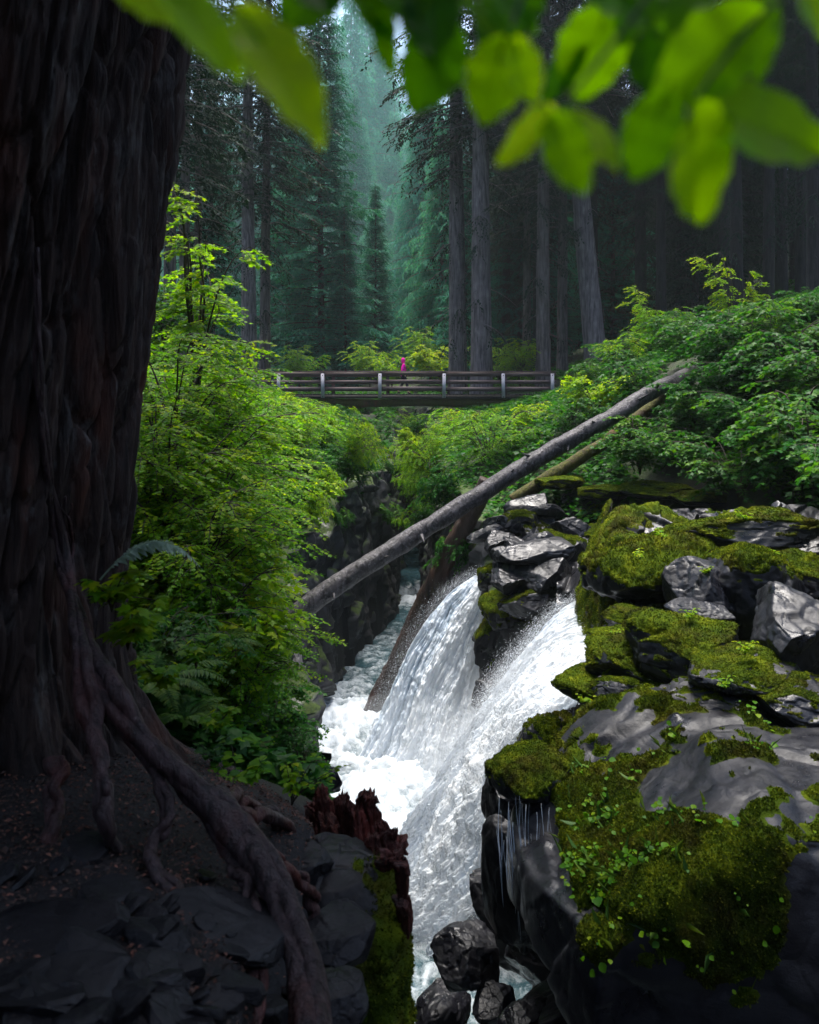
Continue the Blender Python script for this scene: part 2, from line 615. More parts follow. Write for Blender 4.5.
# ------------------------------------------------------------------ terrain
CP = np.array([
    (-1, 1.5, -1.75), (-2.5, 3, -1.75), (0, 2.5, -2.0), (-1, 3.5, -1.85), (-.4, 4.4, -2.35), (-1.5, 5, -2.1), (-2.6, 6, -2.1), (-4, 4, -1.5),
    (0, 0, -1.7), (1.2, 0.5, -1.9), (-.7, 6, -2.9), (-1.2, 8, -4.2), (-2.4, 8, -2.7), (-4, 8, -1.2), (-6, 8, -.4),
    (-2.3, 12, -5.0), (-3.2, 12, -3.4), (-4.5, 12, -1.6), (-8, 12, 0),
    (-2.9, 16, -5.2), (-3.8, 16, -2.9), (-5.5, 16, -.9), (-10, 16, .6),
    (-2.9, 22, -4), (-4.2, 22, -1.7), (-7, 22, -.2), (-12, 22, .6),
    (-2.2, 30, -2.8), (-4.5, 30, -.8), (-8, 30, 0), (-1.6, 36, -2.2), (-3, 38, -1.0), (-7.4, 42, 0.1), (-12, 42, .4),
    (0, 48.5, -.6), (-10, 60, .8), (0, 60, .8), (10, 60, 2), (-20, 90, 2), (0, 90, 3), (20, 85, 6), (-4, 50, 0), (5, 50, .6),
    (1.4, 4, -5.8), (2.5, 4, -5.2), (4, 4, -4.6), (1.6, 2, -6), (4, 1, -4), (1.6, 6, -4.6), (3, 6, -4.2), (5, 6, -3.4), (1.6, 8, -4.0), (4, 8, -3.2), (7, 8, -2.2),
    (2.2, 10, -4.0), (4, 10, -3.0), (6, 10, -2.3), (9, 10, -1), (3.2, 13, -4.4), (5, 13, -3.6), (7, 13, -2.2), (10, 13, -.6),
    (2.2, 16, -4.1), (3.2, 16, -3.7), (5, 16, -3.1), (8, 16, -1.2), (12, 16, .8), (1.9, 19, -3.4), (3, 19, -2.8), (5, 20, -1.7), (8, 20, .4), (12, 20, 2.3),
    (1.6, 24, -2.6), (4, 24, -1.1), (8, 25, 1), (13, 25, 3.2), (2, 32, -1.6), (5, 32, -.2), (9, 32, 1.3), (15, 32, 3.6), (7.5, 42, .2), (12, 42, 1.8), (20, 42, 4.6),
    (25, 60, 8), (30, 30, 8), (30, 12, 7), (15, 5, 1), (-15, 5, 1), (-30, 20, 4), (-30, 50, 4),
    (0, -4, -1.4), (-8, -8, 2), (8, -8, 1), (0, -20, 9), (-20, -30, 18), (20, -30, 17), (0, -60, 34), (-90, -60, 45), (90, -60, 45),  # unseen rise behind the camera, added to block sky light
    (0, 150, 9), (-80, 150, 22), (80, 150, 30), (-80, 60, 14), (80, 60, 26), (-80, 0, 20), (80, 0, 26), (0, 290, 55), (-150, 290, 60), (150, 290, 65), (-250, 100, 60), (250, 100, 65),
    (-250, -90, 60), (250, -90, 60), (-250, 300, 80), (250, 300, 80)], float)


def _k(r):
    return r


_A = np.linalg.norm(CP[:, None, :2] - CP[None, :, :2], axis=-1)
_n = len(CP)
_S = np.zeros((_n + 3, _n + 3))
_S[:_n, :_n] = _A
_S[:_n, _n] = 1
_S[:_n, _n + 1:] = CP[:, :2]
_S[_n, :_n] = 1
_S[_n + 1:, :_n] = CP[:, :2].T
_W = np.linalg.solve(_S, np.concatenate([CP[:, 2], [0, 0, 0]]))
GY = np.array([2, 3.5, 5, 6.5, 8, 9.2, 10, 11.3, 12.5, 14, 15, 16, 17, 18.5, 20, 24, 28, 32, 40, 45.5])
GL = np.array([-.32, -.34, -.38, -.5, -.6, -1.0, -1.2, -1.5, -1.7, -2.0, -2.2, -2.4, -2.45, -2.5, -2.4, -1.9, -1.0, -.6, -.5, -.5])
GR = np.array([5.5, 5.5, 5.2, 4.6, 2.9, 1.5, 1.6, 2.5, 2.9, 2.6, 1.9, 1.5, 1.7, 1.9, 1.6, 1.1, .8, .7, .9, .9])
WATER = -7.8


def hbase(x, y):
    x, y = np.asarray(x, float), np.asarray(y, float)
    r = _W[_n] + _W[_n + 1] * x + _W[_n + 2] * y
    for i in range(_n):
        r = r + _W[i] * np.hypot(x - CP[i, 0], y - CP[i, 1])
    return r


def gorge(x, y):
    """>0 inside the chasm (metres to the nearer rim)"""
    l, r = np.interp(y, GY, GL), np.interp(y, GY, GR)
    d = np.minimum(x - l, r - x)
    return np.minimum(d, np.minimum(y - 2.6, 46 - y))


def h(x, y):
    x, y = np.asarray(x, float), np.asarray(y, float)
    b = hbase(x, y)
    P = np.stack([x, y, x * 0], -1)
    near = np.clip(np.hypot(x, y) / 40, 0, 1)
    b = b + fbm(P * .9, 4, 5) * (.10 + .25 * near) + fbm(P * .08, 3, 9) * 3.0 * smooth(60, 140, np.hypot(x, y))
    k = smooth(-.25, .3, gorge(x, y) + .15 * fbm(P * 1.7, 3, 3))
    return b * (1 - k) + (WATER - .9) * k


def hz(x, y):
    return float(h(np.array([x]), np.array([y]))[0])


def axis(lo, hi, zones, coarse):
    a = [lo]
    while a[-1] < hi:
        x = a[-1]
        d = min([s for z0, z1, s in zones if z0 <= x < z1] + [coarse])
        gap = min([max(z0 - x, x - z1, 0) for z0, z1, s in zones])
        if d == coarse:
            d = min(coarse, .3 + gap * .12)
        a.append(x + d)
    return np.array(a)


gx = axis(-260, 260, [(-4, 4, .1), (-14, 16, .3)], 9)
gy = axis(-100, 305, [(1, 12, .1), (12, 48, .2), (-2, 60, .5)], 9)
XX, YY = np.meshgrid(gx, gy)
ground = mk('ground', np.stack([XX, YY, h(XX, YY)], -1), [grid_faces(len(gy), len(gx))], MAT['ground'])
tag(ground, kind='structure')

# ------------------------------------------------------------------ cliffs lining the chasm
def cliff(name, y0, y1, side, seed, zbot=-8.8):
    ny, nz = int((y1 - y0) * 9), 110
    ys = np.linspace(y0, y1, ny)
    xr = np.interp(ys, GY, GL if side < 0 else GR)
    top = np.clip(hbase(xr + side * .7, ys), -6.5, 0) + .1
    T = np.linspace(0, 1, nz)
    Z = zbot + (top[:, None] - zbot) * np.minimum(T * 1.12, 1)[None]
    over = np.clip(T * 1.12 - 1, 0, .12) / .12      # top rows fold back over the rim
    X = xr[:, None] + side * (.02 + .25 * T[None] ** 2) + side * over[None] * 1.3
    Yg = np.repeat(ys[:, None], nz, 1)
    P = np.stack([X, Yg, Z], -1)
    d = .42 * blocks(P * [1.1, 1.0, .8], seed) + .13 * blocks(P * 3.1, seed + 7) + .18 * fbm(P * .7, 3, seed + 2) + .03 * fbm(P * 9, 3, seed + 4)
    fade = 1 - .7 * over[None]
    P[..., 0] -= side * (d + .12) * fade
    P[..., 2] += over[None] * .25 * d
    return tag(mk(name, P, [grid_faces(ny, nz)], MAT['cliff'], smooth_shade=True), kind='structure')


cliff('cliff', 8.8, 46.5, -1, 11)
cliff('cliff', 14.2, 46.5, 1, 31)
# the mossy back wall where the chasm bends away below the bridge
xs = np.linspace(-3.5, 4.5, 110)
zs = np.linspace(-8.8, -.5, 90)
XB, ZB = np.meshgrid(xs, zs)
PB = np.stack([XB, 45.6 - .18 * (XB ** 2) * .5 + (ZB + 8) * .18, ZB], -1)
PB[..., 1] -= .7 * blocks(PB * .8, 51) + .25 * fbm(PB * 1.6, 4, 52)
tag(mk('cliff', PB, [grid_faces(90, 110)], MAT['cliff_moss']), kind='structure')


# ------------------------------------------------------------------ rocks
_ICO = {}


def ico(sub):
    if sub not in _ICO:
        bm = bmesh.new()
        bmesh.ops.create_icosphere(bm, subdivisions=sub, radius=1)
        V = np.array([v.co[:] for v in bm.verts])
        Fc = np.array([[v.index for v in f.verts] for f in bm.faces])
        bm.free()
        _ICO[sub] = (V, Fc)
    return _ICO[sub]


def vnormals(V, Fc):
    a, b, c = V[Fc[:, 0]], V[Fc[:, 1]], V[Fc[:, 2]]
    n = np.cross(b - a, c - a)
    N = np.zeros_like(V)
    for k in range(3):
        np.add.at(N, Fc[:, k], n)
    return N / (np.linalg.norm(N, axis=1)[:, None] + 1e-12)


def soft_normals(V, Fc, it=10):
    N = vnormals(V, Fc)
    for _ in range(it):
        S = N[Fc[:, 0]] + N[Fc[:, 1]] + N[Fc[:, 2]]
        N = np.zeros_like(V)
        for k in range(3):
            for c in range(3):
                N[:, c] += np.bincount(Fc[:, k], weights=S[:, c], minlength=len(V))
        N /= np.linalg.norm(N, axis=1)[:, None] + 1e-12
    return N


def rock_geo(seed, sub=6, cuts=11, size=(1, 1, 1), amp=.10, fine=1.0, square=0.0, flat_top=None, dmin=.62):
    rng = np.random.default_rng(seed)
    V, Fc = ico(sub)
    P = V.copy()
    if square:
        m = np.abs(P).max(1)[:, None]
        P = P * (1 - square) + P / m * square * .82
    for _ in range(int(cuts * 1.7) + 2):
        n = rng.normal(size=3)
        n /= np.linalg.norm(n)
        d = rng.uniform(dmin, .92)
        s = np.maximum(P @ n - d, 0)
        P = P - (s * rng.uniform(.8, .98))[:, None] * n
    if flat_top is not None:
        s = np.maximum(P[:, 2] - flat_top, 0)
        P[:, 2] -= s * .85
    P = P * np.asarray(size, float)
    N = soft_normals(P, Fc)
    g = float(np.mean(size))
    Q = P / g + seed * 3.17
    d = amp * g * (.5 * fbm(Q * 1.6, 4, seed) + .45 * blocks(Q * 1.7, seed + 1, .9) + .22 * blocks(Q * 4.2, seed + 5, .9)) + fine * .011 * fbm(P * 7 + seed, 5, seed + 2, .6)
    return P + N * d[:, None], Fc


def moss_geo(V, Fc, mask, thick=.05, tufts=3000, seed=0, size=.02, clump=7.0):
    """cushion shell over the part of a rock where mask>0, and short upright blades on it"""
    rng = np.random.default_rng(seed)
    N = vnormals(V, Fc)
    f1, f2, _, _ = worley(V * clump * 1.5 + .3 * fbm(V * 9, 2, 5)[:, None], seed)
    cl = .85 * (fbm(V * clump, 5, seed + 20, .6) * .6 + .5) + .22 * np.clip(1 - f1 * 1.15, 0, 1)
    lift = smooth(0, .5, mask) * thick * (.25 + 1.1 * cl) - .006
    W = V + N * lift[:, None]
    W[:, 2] += smooth(0, .4, mask) * thick * .15
    keep = (mask[Fc] > -.03).all(1)
    Fk = Fc[keep]
    used, inv = np.unique(Fk, return_inverse=True)
    Fk = inv.reshape(-1, 3)
    W, Nn, cl, mk_ = W[used], N[used], cl[used], mask[used]
    mb = MB()
    mb.add(W, [Fk], cl * .9)
    good = np.where((mk_[Fk] > .06).all(1))[0]
    if len(good) and tufts:
        a, b, c = W[Fk[good, 0]], W[Fk[good, 1]], W[Fk[good, 2]]
        ar = np.linalg.norm(np.cross(b - a, c - a), axis=1)
        f = rng.choice(good, tufts, p=ar / ar.sum())
        r = rng.random((tufts, 2))
        fl = r.sum(1) > 1
        r[fl] = 1 - r[fl]
        p = W[Fk[f, 0]] + r[:, :1] * (W[Fk[f, 1]] - W[Fk[f, 0]]) + r[:, 1:] * (W[Fk[f, 2]] - W[Fk[f, 0]])
        D = Nn[Fk[f, 0]] + rng.normal(size=(tufts, 3)) * .55 + [0, 0, .15]
        X, Y, Z = frames(D, rng.normal(size=(tufts, 3)))
        TV = BLADE[0] * [.55, 1, 1]
        mb.add(*scatter(TV, BLADE[1], p - D * .003, X, Y, Z, rng.uniform(.5, 1.4, tufts) * size, np.clip(cl[Fk[f, 0]] + rng.normal(size=tufts) * .25, 0, 1)))
    return mb


def up_mask(V, Fc, seed, thr=.35, k=1.0, ns=1.3):
    N = vnormals(V, Fc)
    return N[:, 2] * k + fbm(V * ns, 4, seed) * .9 - thr


# prototypes of the ordinary boulders, first used in the scene
PROTO = []
ROCK_SPECS = [(101, 9, (1, .9, .7), 0.25), (102, 12, (1.1, .8, .6), .4), (103, 10, (.9, 1, .8), .3), (104, 14, (1.2, .9, .55), .45), (105, 10, (1, 1, .62), .2), (106, 13, (.8, 1.05, .75), .35)]


def make_rock(i, mossy):
    s, cuts, size, sq = ROCK_SPECS[i]
    V, Fc = rock_geo(s, 6, cuts, size, .11, 1.0, sq)
    o = thing('boulder', None, 'boulder')
    b = mk('stone', V, [Fc], MAT['rock'], o)
    kids = [b]
    if mossy:
        m = up_mask(V, Fc, s + 50, {1: .5, 2: 0.1, 3: -.5}[mossy])
        m = m + .45 * fbm(V * 5, 4, s + 9)
        mb = moss_geo(V, Fc, m, .055, 9000, s, .03, 5.0)
        kids.append(mb.build('moss', MAT['moss_gold' if mossy == 3 else 'moss'], o))
    remember(o, *kids)
    return o


ROCKS = {}


def place_rock(i, mossy, loc, size, rotz, label, group=None, tilt=(0, 0)):
    k = (i, mossy)
    if k not in ROCKS:
        ROCKS[k] = o = make_rock(i, mossy)
    else:
        o = dup(ROCKS[k])
    o.location = loc
    o.scale = size if not np.isscalar(size) else (size,) * 3
    o.rotation_euler = (tilt[0], tilt[1], rotz)
    o['label'] = label
    if 'group' in o:
        del o['group']
    if group:
        o['group'] = group
    return o


def rock_px(i, mossy, u, v, Y, size, rotz, label, tilt=(0, 0), group=None):
    return place_rock(i, mossy, at(u, v, Y), size, rotz, label, group, tilt)


# --- the big wet boulder at the right, moss over its left and front
def hero_boulder():
    V, Fc = rock_geo(7, 7, 6, (2.62, 2.0, 1.75), .05, .7, .5, .80, .76)
    # undercut its lower front
    lo = smooth(-.1, -1.5, V[:, 2])
    V[:, 1] += lo * .9 * smooth(.3, -1.2, V[:, 1])
    # long polished hollows along the top
    hol = np.abs(vnoise(V * [.9, 1.6, .5] + 4.2, 77))
    N = soft_normals(V, Fc)
    V = V - N * (.09 * smooth(.4, 0, hol) * smooth(.2, .7, N[:, 2]))[:, None]
    c = np.array([3.28, 7.05, -4.28])
    o = thing('boulder', 'huge wet dark boulder right of the falls with a thick moss blanket on its front', 'boulder', c)
    b = mk('stone', V, [Fc], MAT['rock'], o)
    W = V + c
    u = W[:, 0] * F / W[:, 1] + 409.5
    N = vnormals(V, Fc)
    # moss grows on the side towards the fall (spray side), thinning to the right
    edge = 2.88 - .45 * (W[:, 1] - 5.2) + .35 * fbm(W * 1.4, 4, 8)
    m = smooth(.25, -.35, W[:, 0] - edge + .3) * 1.15 - smooth(-3.35, -4.0, W[:, 2] + .25 * fbm(W * 1.8, 3, 4)) * 1.3
    vv = V0 - W[:, 2] * F / W[:, 1]
    m = m + .6 * fbm(W * 1.9, 4, 3) + .36 * fbm(W * 5.5, 4, 6) - .22 + .25 * N[:, 2] - 1.3 * smooth(580, 535, u) * smooth(775, 820, vv)
    mb = moss_geo(V, Fc, m, .085, 75000, 4, .021, 4.5)
    ms = mb.build('moss', MAT['moss'], o)
    return o, V + c, Fc, m


HERO, HV, HF, HM = hero_boulder()

# ------------------------------------------------------------------ light, world, camera
def setup_light():
    w = bpy.data.worlds.new('World')
    SC.world = w
    w.use_nodes = True
    t = w.node_tree
    bg = t.nodes['Background']
    sky = t.nodes.new('ShaderNodeTexSky')
    sky.sky_type = 'NISHITA'
    sky.sun_disc = False
    sky.sun_elevation = rad(SUN_EL)
    sky.sun_rotation = rad(SUN_AZ)
    sky.air_density = 1.0
    sky.dust_density = 3.0
    sky.ozone_density = 1.0
    t.links.new(sky.outputs[0], bg.inputs[0])
    bg.inputs[1].default_value = .11
    L = bpy.data.lights.new('sun', 'SUN')
    L.energy = 3.0
    L.angle = rad(34)
    L.color = (1, .96, .90)
    o = bpy.data.objects.new('sun', L)
    COL.objects.link(o)
    d = Vector((math.sin(rad(SUN_AZ)) * math.cos(rad(SUN_EL)), math.cos(rad(SUN_AZ)) * math.cos(rad(SUN_EL)), math.sin(rad(SUN_EL))))
    o.rotation_euler = d.to_track_quat('Z', 'Y').to_euler()
    cam = bpy.data.cameras.new('camera')
    cam.sensor_fit = 'HORIZONTAL'
    cam.sensor_width = 24
    cam.lens = 24
    cam.shift_y = -(512 - V0) / 819
    cam.clip_start = .05
    cam.clip_end = 2000
    cam.dof.use_dof = True
    cam.dof.focus_distance = 15
    cam.dof.aperture_fstop = 2.5
    cam.dof.aperture_blades = 7
    c = bpy.data.objects.new('camera', cam)
    c.rotation_euler = (rad(90), 0, 0)
    COL.objects.link(c)
    SC.camera = c
    SC.view_settings.view_transform = 'Standard'
    SC.view_settings.look = 'None'
    SC.view_settings.gamma = 1
    SC.view_settings.use_curve_mapping = False
    SC.view_settings.exposure = EXPOSURE
    cy = SC.cycles
    cy.max_bounces = 6
    cy.diffuse_bounces = 3
    cy.glossy_bounces = 2
    cy.transmission_bounces = 4
    cy.transparent_max_bounces = 8
    cy.volume_bounces = 1
    cy.use_denoising = True
    cy.sample_clamp_indirect = 4
    cy.caustics_reflective = False
    cy.caustics_refractive = False


EXPOSURE = 1.75

# ------------------------------------------------------------------ river and falls
xs = np.arange(-3.4, 3.6, .05)
ys = np.concatenate([np.arange(3, 24, .06), np.arange(24, 46.5, .15)])
XW, YW = np.meshgrid(xs, ys)
PW = np.stack([XW, YW, XW * 0], -1)
fo = smooth(24.5, 20.5, YW) * smooth(11.2, 13.4, YW)
fo = np.maximum(fo * .95, .8 * smooth(1.6, .2, np.abs(YW - 31.6 - .4 * XW + .5 * fbm(PW * 2, 3, 7))))
fo = np.maximum(fo, .35 * smooth(32, 26, YW))
turb = fbm(PW * [1.2, 1.2, 1], 5, 61)
ridg = 1 - np.abs(fbm(PW * 2.4 + 3, 4, 63)) * 2
ZW = WATER + fo * (.30 * turb + .22 * ridg) + .02 * fbm(PW * 4, 3, 65) + .35 * np.exp(-((YW - 14.5) ** 2) / 8) * np.exp(-((XW + .1) ** 2) / 1.6) * (1 + .5 * turb)
water = mk('water', np.stack([XW, YW, ZW], -1), [grid_faces(len(ys), len(xs))], MAT['water'],
           attrs={'foam': np.clip(fo * (.62 + .75 * turb + .45 * (ridg - .5)), 0, 1)})
tag(water, kind='structure')


def falls(label, guides, ns, nt, seed, drops, depth, edge_in=.0):
    rng = np.random.default_rng(seed)
    G = np.array([spline([at(*p) for p in g], nt) for g in guides])        # guides x nt x 3
    S = np.stack([spline(G[:, k], ns) for k in range(nt)], 1)              # ns x nt x 3
    root = thing('waterfall', label, 'waterfall', S[0, 0])
    base = S[0, 0]
    du = np.gradient(S, axis=0)
    dt = np.gradient(S, axis=1)
    N = np.cross(du, dt)
    N /= np.linalg.norm(N, axis=-1)[..., None] + 1e-9
    N *= np.sign(-N[..., 1].mean() + 1e-9)
    for _ in range(30):
        N[1:-1] = (N[:-2] + N[1:-1] + N[2:]) / 3
        N[:, 1:-1] = (N[:, :-2] + N[:, 1:-1] + N[:, 2:]) / 3
    N /= np.linalg.norm(N, axis=-1)[..., None] + 1e-9
    s = np.linspace(0, 1, ns)[:, None] + np.zeros((1, nt))
    t = np.linspace(0, 1, nt)[None] + np.zeros((ns, 1))
    L = np.linalg.norm(dt, axis=-1).cumsum(1).mean() / nt * 2
    A = np.stack([s * 9, t * 5.0, s * 0], -1)
    A[..., 0] += .8 * fbm(np.stack([s * 3, t * 4, s * 0], -1), 3, seed + 9)
    streak = .65 * fbm(A * [1.5, .35, 1], 4, seed, .6) + .5 * fbm(A * [4.5, .6, 1], 4, seed + 1, .6)
    clump = fbm(A * [1.1, .55, 1], 7, seed + 3, .68)
    bulge = np.sin(np.pi * np.clip(s, 0, 1)) ** .6
    for layer, (nm, off) in enumerate((('water_sheet', 0.0),)):
        D = depth * (bulge - .5) + (.05 + .10 * t) * streak + (.12 + .40 * t) * clump
        Q = S + N * (D + off)[..., None]
        Q += (fbm(S * 6, 3, seed + 6) * .05)[..., None] * N
        foam = np.clip(.66 + .95 * streak + .75 * clump - .35 * (1 - bulge) * t, 0, 1)
        mk(nm, Q - base, [grid_faces(ns, nt)], MAT['falls'], root, attrs={'foam': foam})
    # flying drops, stretched along the flow, thickest at the rims and low down
    i = (rng.beta(.75, .75, drops) * (ns - 1)).astype(int)
    j = (rng.beta(1.5, 1.0, drops) * (nt - 1)).astype(int)
    w = streak[i, j] + .5 * clump[i, j] + rng.normal(size=drops) * .35
    ok = ((w > -.1) & (rng.random(drops) < .8)) | (np.abs(s[i, j] - .5) > .45)
    i, j = i[ok], j[ok]
    n = len(i)
    tt = j / (nt - 1)
    T = dt[i, j] / (np.linalg.norm(dt[i, j], axis=1)[:, None] + 1e-9)
    U = du[i, j] / (np.linalg.norm(du[i, j], axis=1)[:, None] + 1e-9)
    rim = (s[i, j] - .5) * 2
    p = Q[i, j] + N[i, j] * (np.abs(rng.normal(size=n)) * (.05 + .20 * tt))[:, None]
    p += U * (rng.normal(size=n) * (.03 + .10 * tt) + np.sign(rim) * (np.abs(rim) > .8) * np.abs(rng.normal(size=n)) * (.05 + .20 * tt))[:, None]
    p += T * rng.normal(size=(n, 1)) * .15
    D = T + rng.normal(size=(n, 3)) * (.15 + .5 * tt)[:, None]
    X, Y, Z = frames(D, rng.normal(size=(n, 3)))
    TV = np.array([[0, 1, 0], [.33, 0, .1], [-.25, 0, .25], [-.1, 0, -.3], [0, -.8, 0]])
    TF = [[[0, 1, 2], [0, 2, 3], [0, 3, 1], [4, 2, 1], [4, 3, 2], [4, 1, 3]]]
    sz = rng.lognormal(-5.55, .5, n) * (1 + .3 * (1 - tt))
    V, Fs, _ = scatter(TV, TF, p - base, X, Y, Z, sz, np.zeros(n))
    sp = mk('spray', V, Fs, MAT['falls'], root, attrs={'foam': np.repeat(rng.uniform(.7, 1, n), 5)})
    sp['kind'] = 'stuff'
    return root


falls('left waterfall, the narrower white plume beside the leaning dark log', [
    [(499, 560, 19), (472, 572, 18.8), (442, 596, 18.5), (411, 640, 18.2), (386, 690, 18), (362, 740, 17.8), (340, 785, 17.3)],
    [(499, 572, 18.6), (477, 595, 18.3), (450, 640, 18), (425, 700, 17.6), (405, 760, 17.2), (388, 815, 16.6)],
    [(498, 588, 18.2), (484, 620, 18), (470, 665, 17.7), (454, 720, 17.2), (440, 780, 16.5), (430, 825, 15.9)],
    [(496, 604, 18), (487, 640, 17.8), (479, 680, 17.4), (470, 730, 16.8), (460, 785, 16.2), (452, 825, 15.7)]], 300, 420, 71, 170000, .35)
falls('right waterfall, the broad white torrent pouring between the two mossy rocks', [
    [(597, 593, 13.9), (562, 603, 13.7), (530, 632, 13.5), (505, 668, 13.4), (480, 705, 13.3), (448, 748, 13.2), (412, 800, 13), (383, 850, 12.9)],
    [(597, 625, 13.2), (560, 645, 13.1), (525, 685, 13), (495, 730, 12.9), (460, 785, 12.7), (428, 845, 12.5), (398, 900, 12.3)],
    [(597, 655, 12.4), (560, 675, 12.3), (525, 705, 12.2), (500, 755, 12.1), (475, 820, 11.9), (443, 885, 11.8), (410, 940, 11.7)],
    [(597, 680, 11.6), (565, 693, 11.5), (532, 709, 11.4), (512, 735, 11.5), (501, 790, 11.45), (484, 868, 11.2), (455, 920, 11.2), (425, 955, 11.2)]], 420, 480, 81, 280000, .4)
# little step in the river far up the chasm
xc = np.linspace(-1.3, 1.7, 90)
yc = np.linspace(45.5, 31.6, 160)
XC, YC = np.meshgrid(xc, yc)
QC = np.stack([XC, YC, XC * 0], -1)
edge = 33.0 + .5 * XC + .8 * fbm(QC * 1.5, 3, 15)
TC = smooth(.7, -.5, YC - edge)
ZC = WATER + .42 - .75 * TC + .05 * fbm(QC * 3, 4, 5)
o = mk('small_cascade', QC * [1, 1, 0] + np.stack([XC * 0, XC * 0, ZC], -1), [grid_faces(160, 90)], MAT['water'], attrs={'foam': np.clip(smooth(0, .5, TC) * (.7 + .6 * fbm(QC * [5, 1, 1], 3, 6)), 0, 1)})
tag(o, 'small white cascade far up the chasm, behind the leaning dark log', 'cascade')

# ------------------------------------------------------------------ rocks by hand
# between the two falls
place_rock(1, 2, at(497, 645, 16.2), (.52, .75, 1.25), .3, 'narrow upright rock with hanging moss between the two waterfalls', tilt=(0, .22))
place_rock(3, 2, at(500, 580, 17.2), (.45, .6, .8), 1.3, 'mossy block at the lip of the left waterfall', tilt=(0, .3))
rock_px(0, 0, 497, 700, 15.4, (.5, .6, .75), 2.1, 'dark wet rock half hidden behind the right waterfall, under the moss-draped one')
# ledge of dark basalt above the falls
rngr = np.random.default_rng(5)
place_rock(3, 2, at(506, 612, 15.9), (.62, .6, .75), 1.8, 'mossy rock face under the grey overhanging block, between the falls')
place_rock(0, 1, at(528, 604, 15.2), (.6, .6, .5), .4, 'dark wet rock below the grey overhanging block, beside the torrent')
LEDGE = 'dark angular basalt block in the jumbled ledge behind the right waterfall, below the fallen logs'
spots = []
while len(spots) < 62:
    u, v = rngr.uniform(486, 705), rngr.uniform(490, 592)
    if u < 505 and v > 560 or v < 500 + max(0, (560 - u)) * .35:
        continue
    Y = 19.6 - (v - 492) / 100 * 4.6 + rngr.uniform(-.3, .3)
    if any((u - a) ** 2 + 1.7 * (v - b) ** 2 < 15 ** 2 for a, b in spots):
        continue
    spots.append((u, v))
    k = int(rngr.integers(0, 6))
    s = rngr.uniform(.34, .62)
    place_rock(k, 0 if rngr.random() < .72 else 1, at(u, v, Y), (s * rngr.uniform(.9, 1.3), s, s * rngr.uniform(.75, 1.1)), rngr.uniform(0, 6.28), LEDGE, 'basalt blocks of the ledge', tilt=(rngr.uniform(-.4, .4), rngr.uniform(-.4, .4)))
rock_px(3, 0, 540, 553, 15.8, (.85, .7, .62), .3, 'large grey flat-faced block overhanging the top of the right waterfall')
rock_px(0, 0, 676, 500, 17.8, (.62, .55, .5), .8, 'pale wet rock at the foot of the leafy bank, under the log ends')
rock_px(1, 0, 634, 545, 14.6, (.9, .5, .5), .5, 'smooth wet shelf where the stream slides towards the right waterfall', tilt=(.25, .35))
# mossy heap right of the falls
MID = [
    (3, 2, 655, 572, 11.5, (.95, .9, 1.15), .4, 'tall moss-covered rock standing right above the right waterfall'),
    (1, 2, 612, 610, 12.6, (.42, .5, .62), 1.1, 'small mossy rock at the right edge of the upper torrent'),
    (4, 0, 700, 590, 10.2, (.55, .6, .75), .2, 'upright pale smooth stone in the middle of the mossy heap'),
    (2, 1, 752, 588, 10.4, (.9, .9, .85), 1.9, 'big brownish wet rock behind the pale upright stone'),
    (5, 0, 800, 635, 8.6, (.75, .8, .85), 2.7, 'large dark glossy rock cut by the right frame edge, at mid height'),
    (0, 2, 745, 535, 11.8, (1.35, .9, .55), .1, 'low mossy rock with dark top under the leafy bank, right of the tall mossy one'),
    (4, 2, 640, 660, 9.6, (.85, .8, .58), 1.0, 'mossy ledge rock just above the huge wet boulder'),
    (2, 2, 690, 650, 9.0, (.75, .75, .55), .2, 'brown-mossed rock in the middle of the heap, under the pale stone'),
    (1, 0, 700, 612, 9.4, (.42, .35, .28), 2.2, 'small wedge of wet grey stone lying on brown moss', ),
    (3, 1, 742, 668, 8.2, (.62, .6, .36), .9, 'flat pale wet stone with plants behind the huge boulder'),
    (5, 2, 783, 575, 10.6, (.6, .7, .5), .5, 'round-topped mossy rock near the right frame edge'),
    (0, 0, 612, 668, 11.6, (.33, .35, .36), 1.6, 'small black wet rock splitting the right torrent'),
    (1, 1, 725, 700, 7.9, (.55, .5, .3), 2.6, 'low mossed stone at the back of the huge wet boulder'),
    (4, 0, 812, 545, 11.4, (.6, .5, .3), .5, 'flat pale stone on top of the heap at the right frame edge'),
    (3, 2, 600, 690, 9.4, (.6, .5, .42), 2.4, 'mossy rock rimming the torrent at the back left of the huge boulder'),
    (5, 1, 790, 700, 7.7, (.7, .5, .32), 1.2, 'dark wet slab with a mossy rim at the right frame edge'),
]
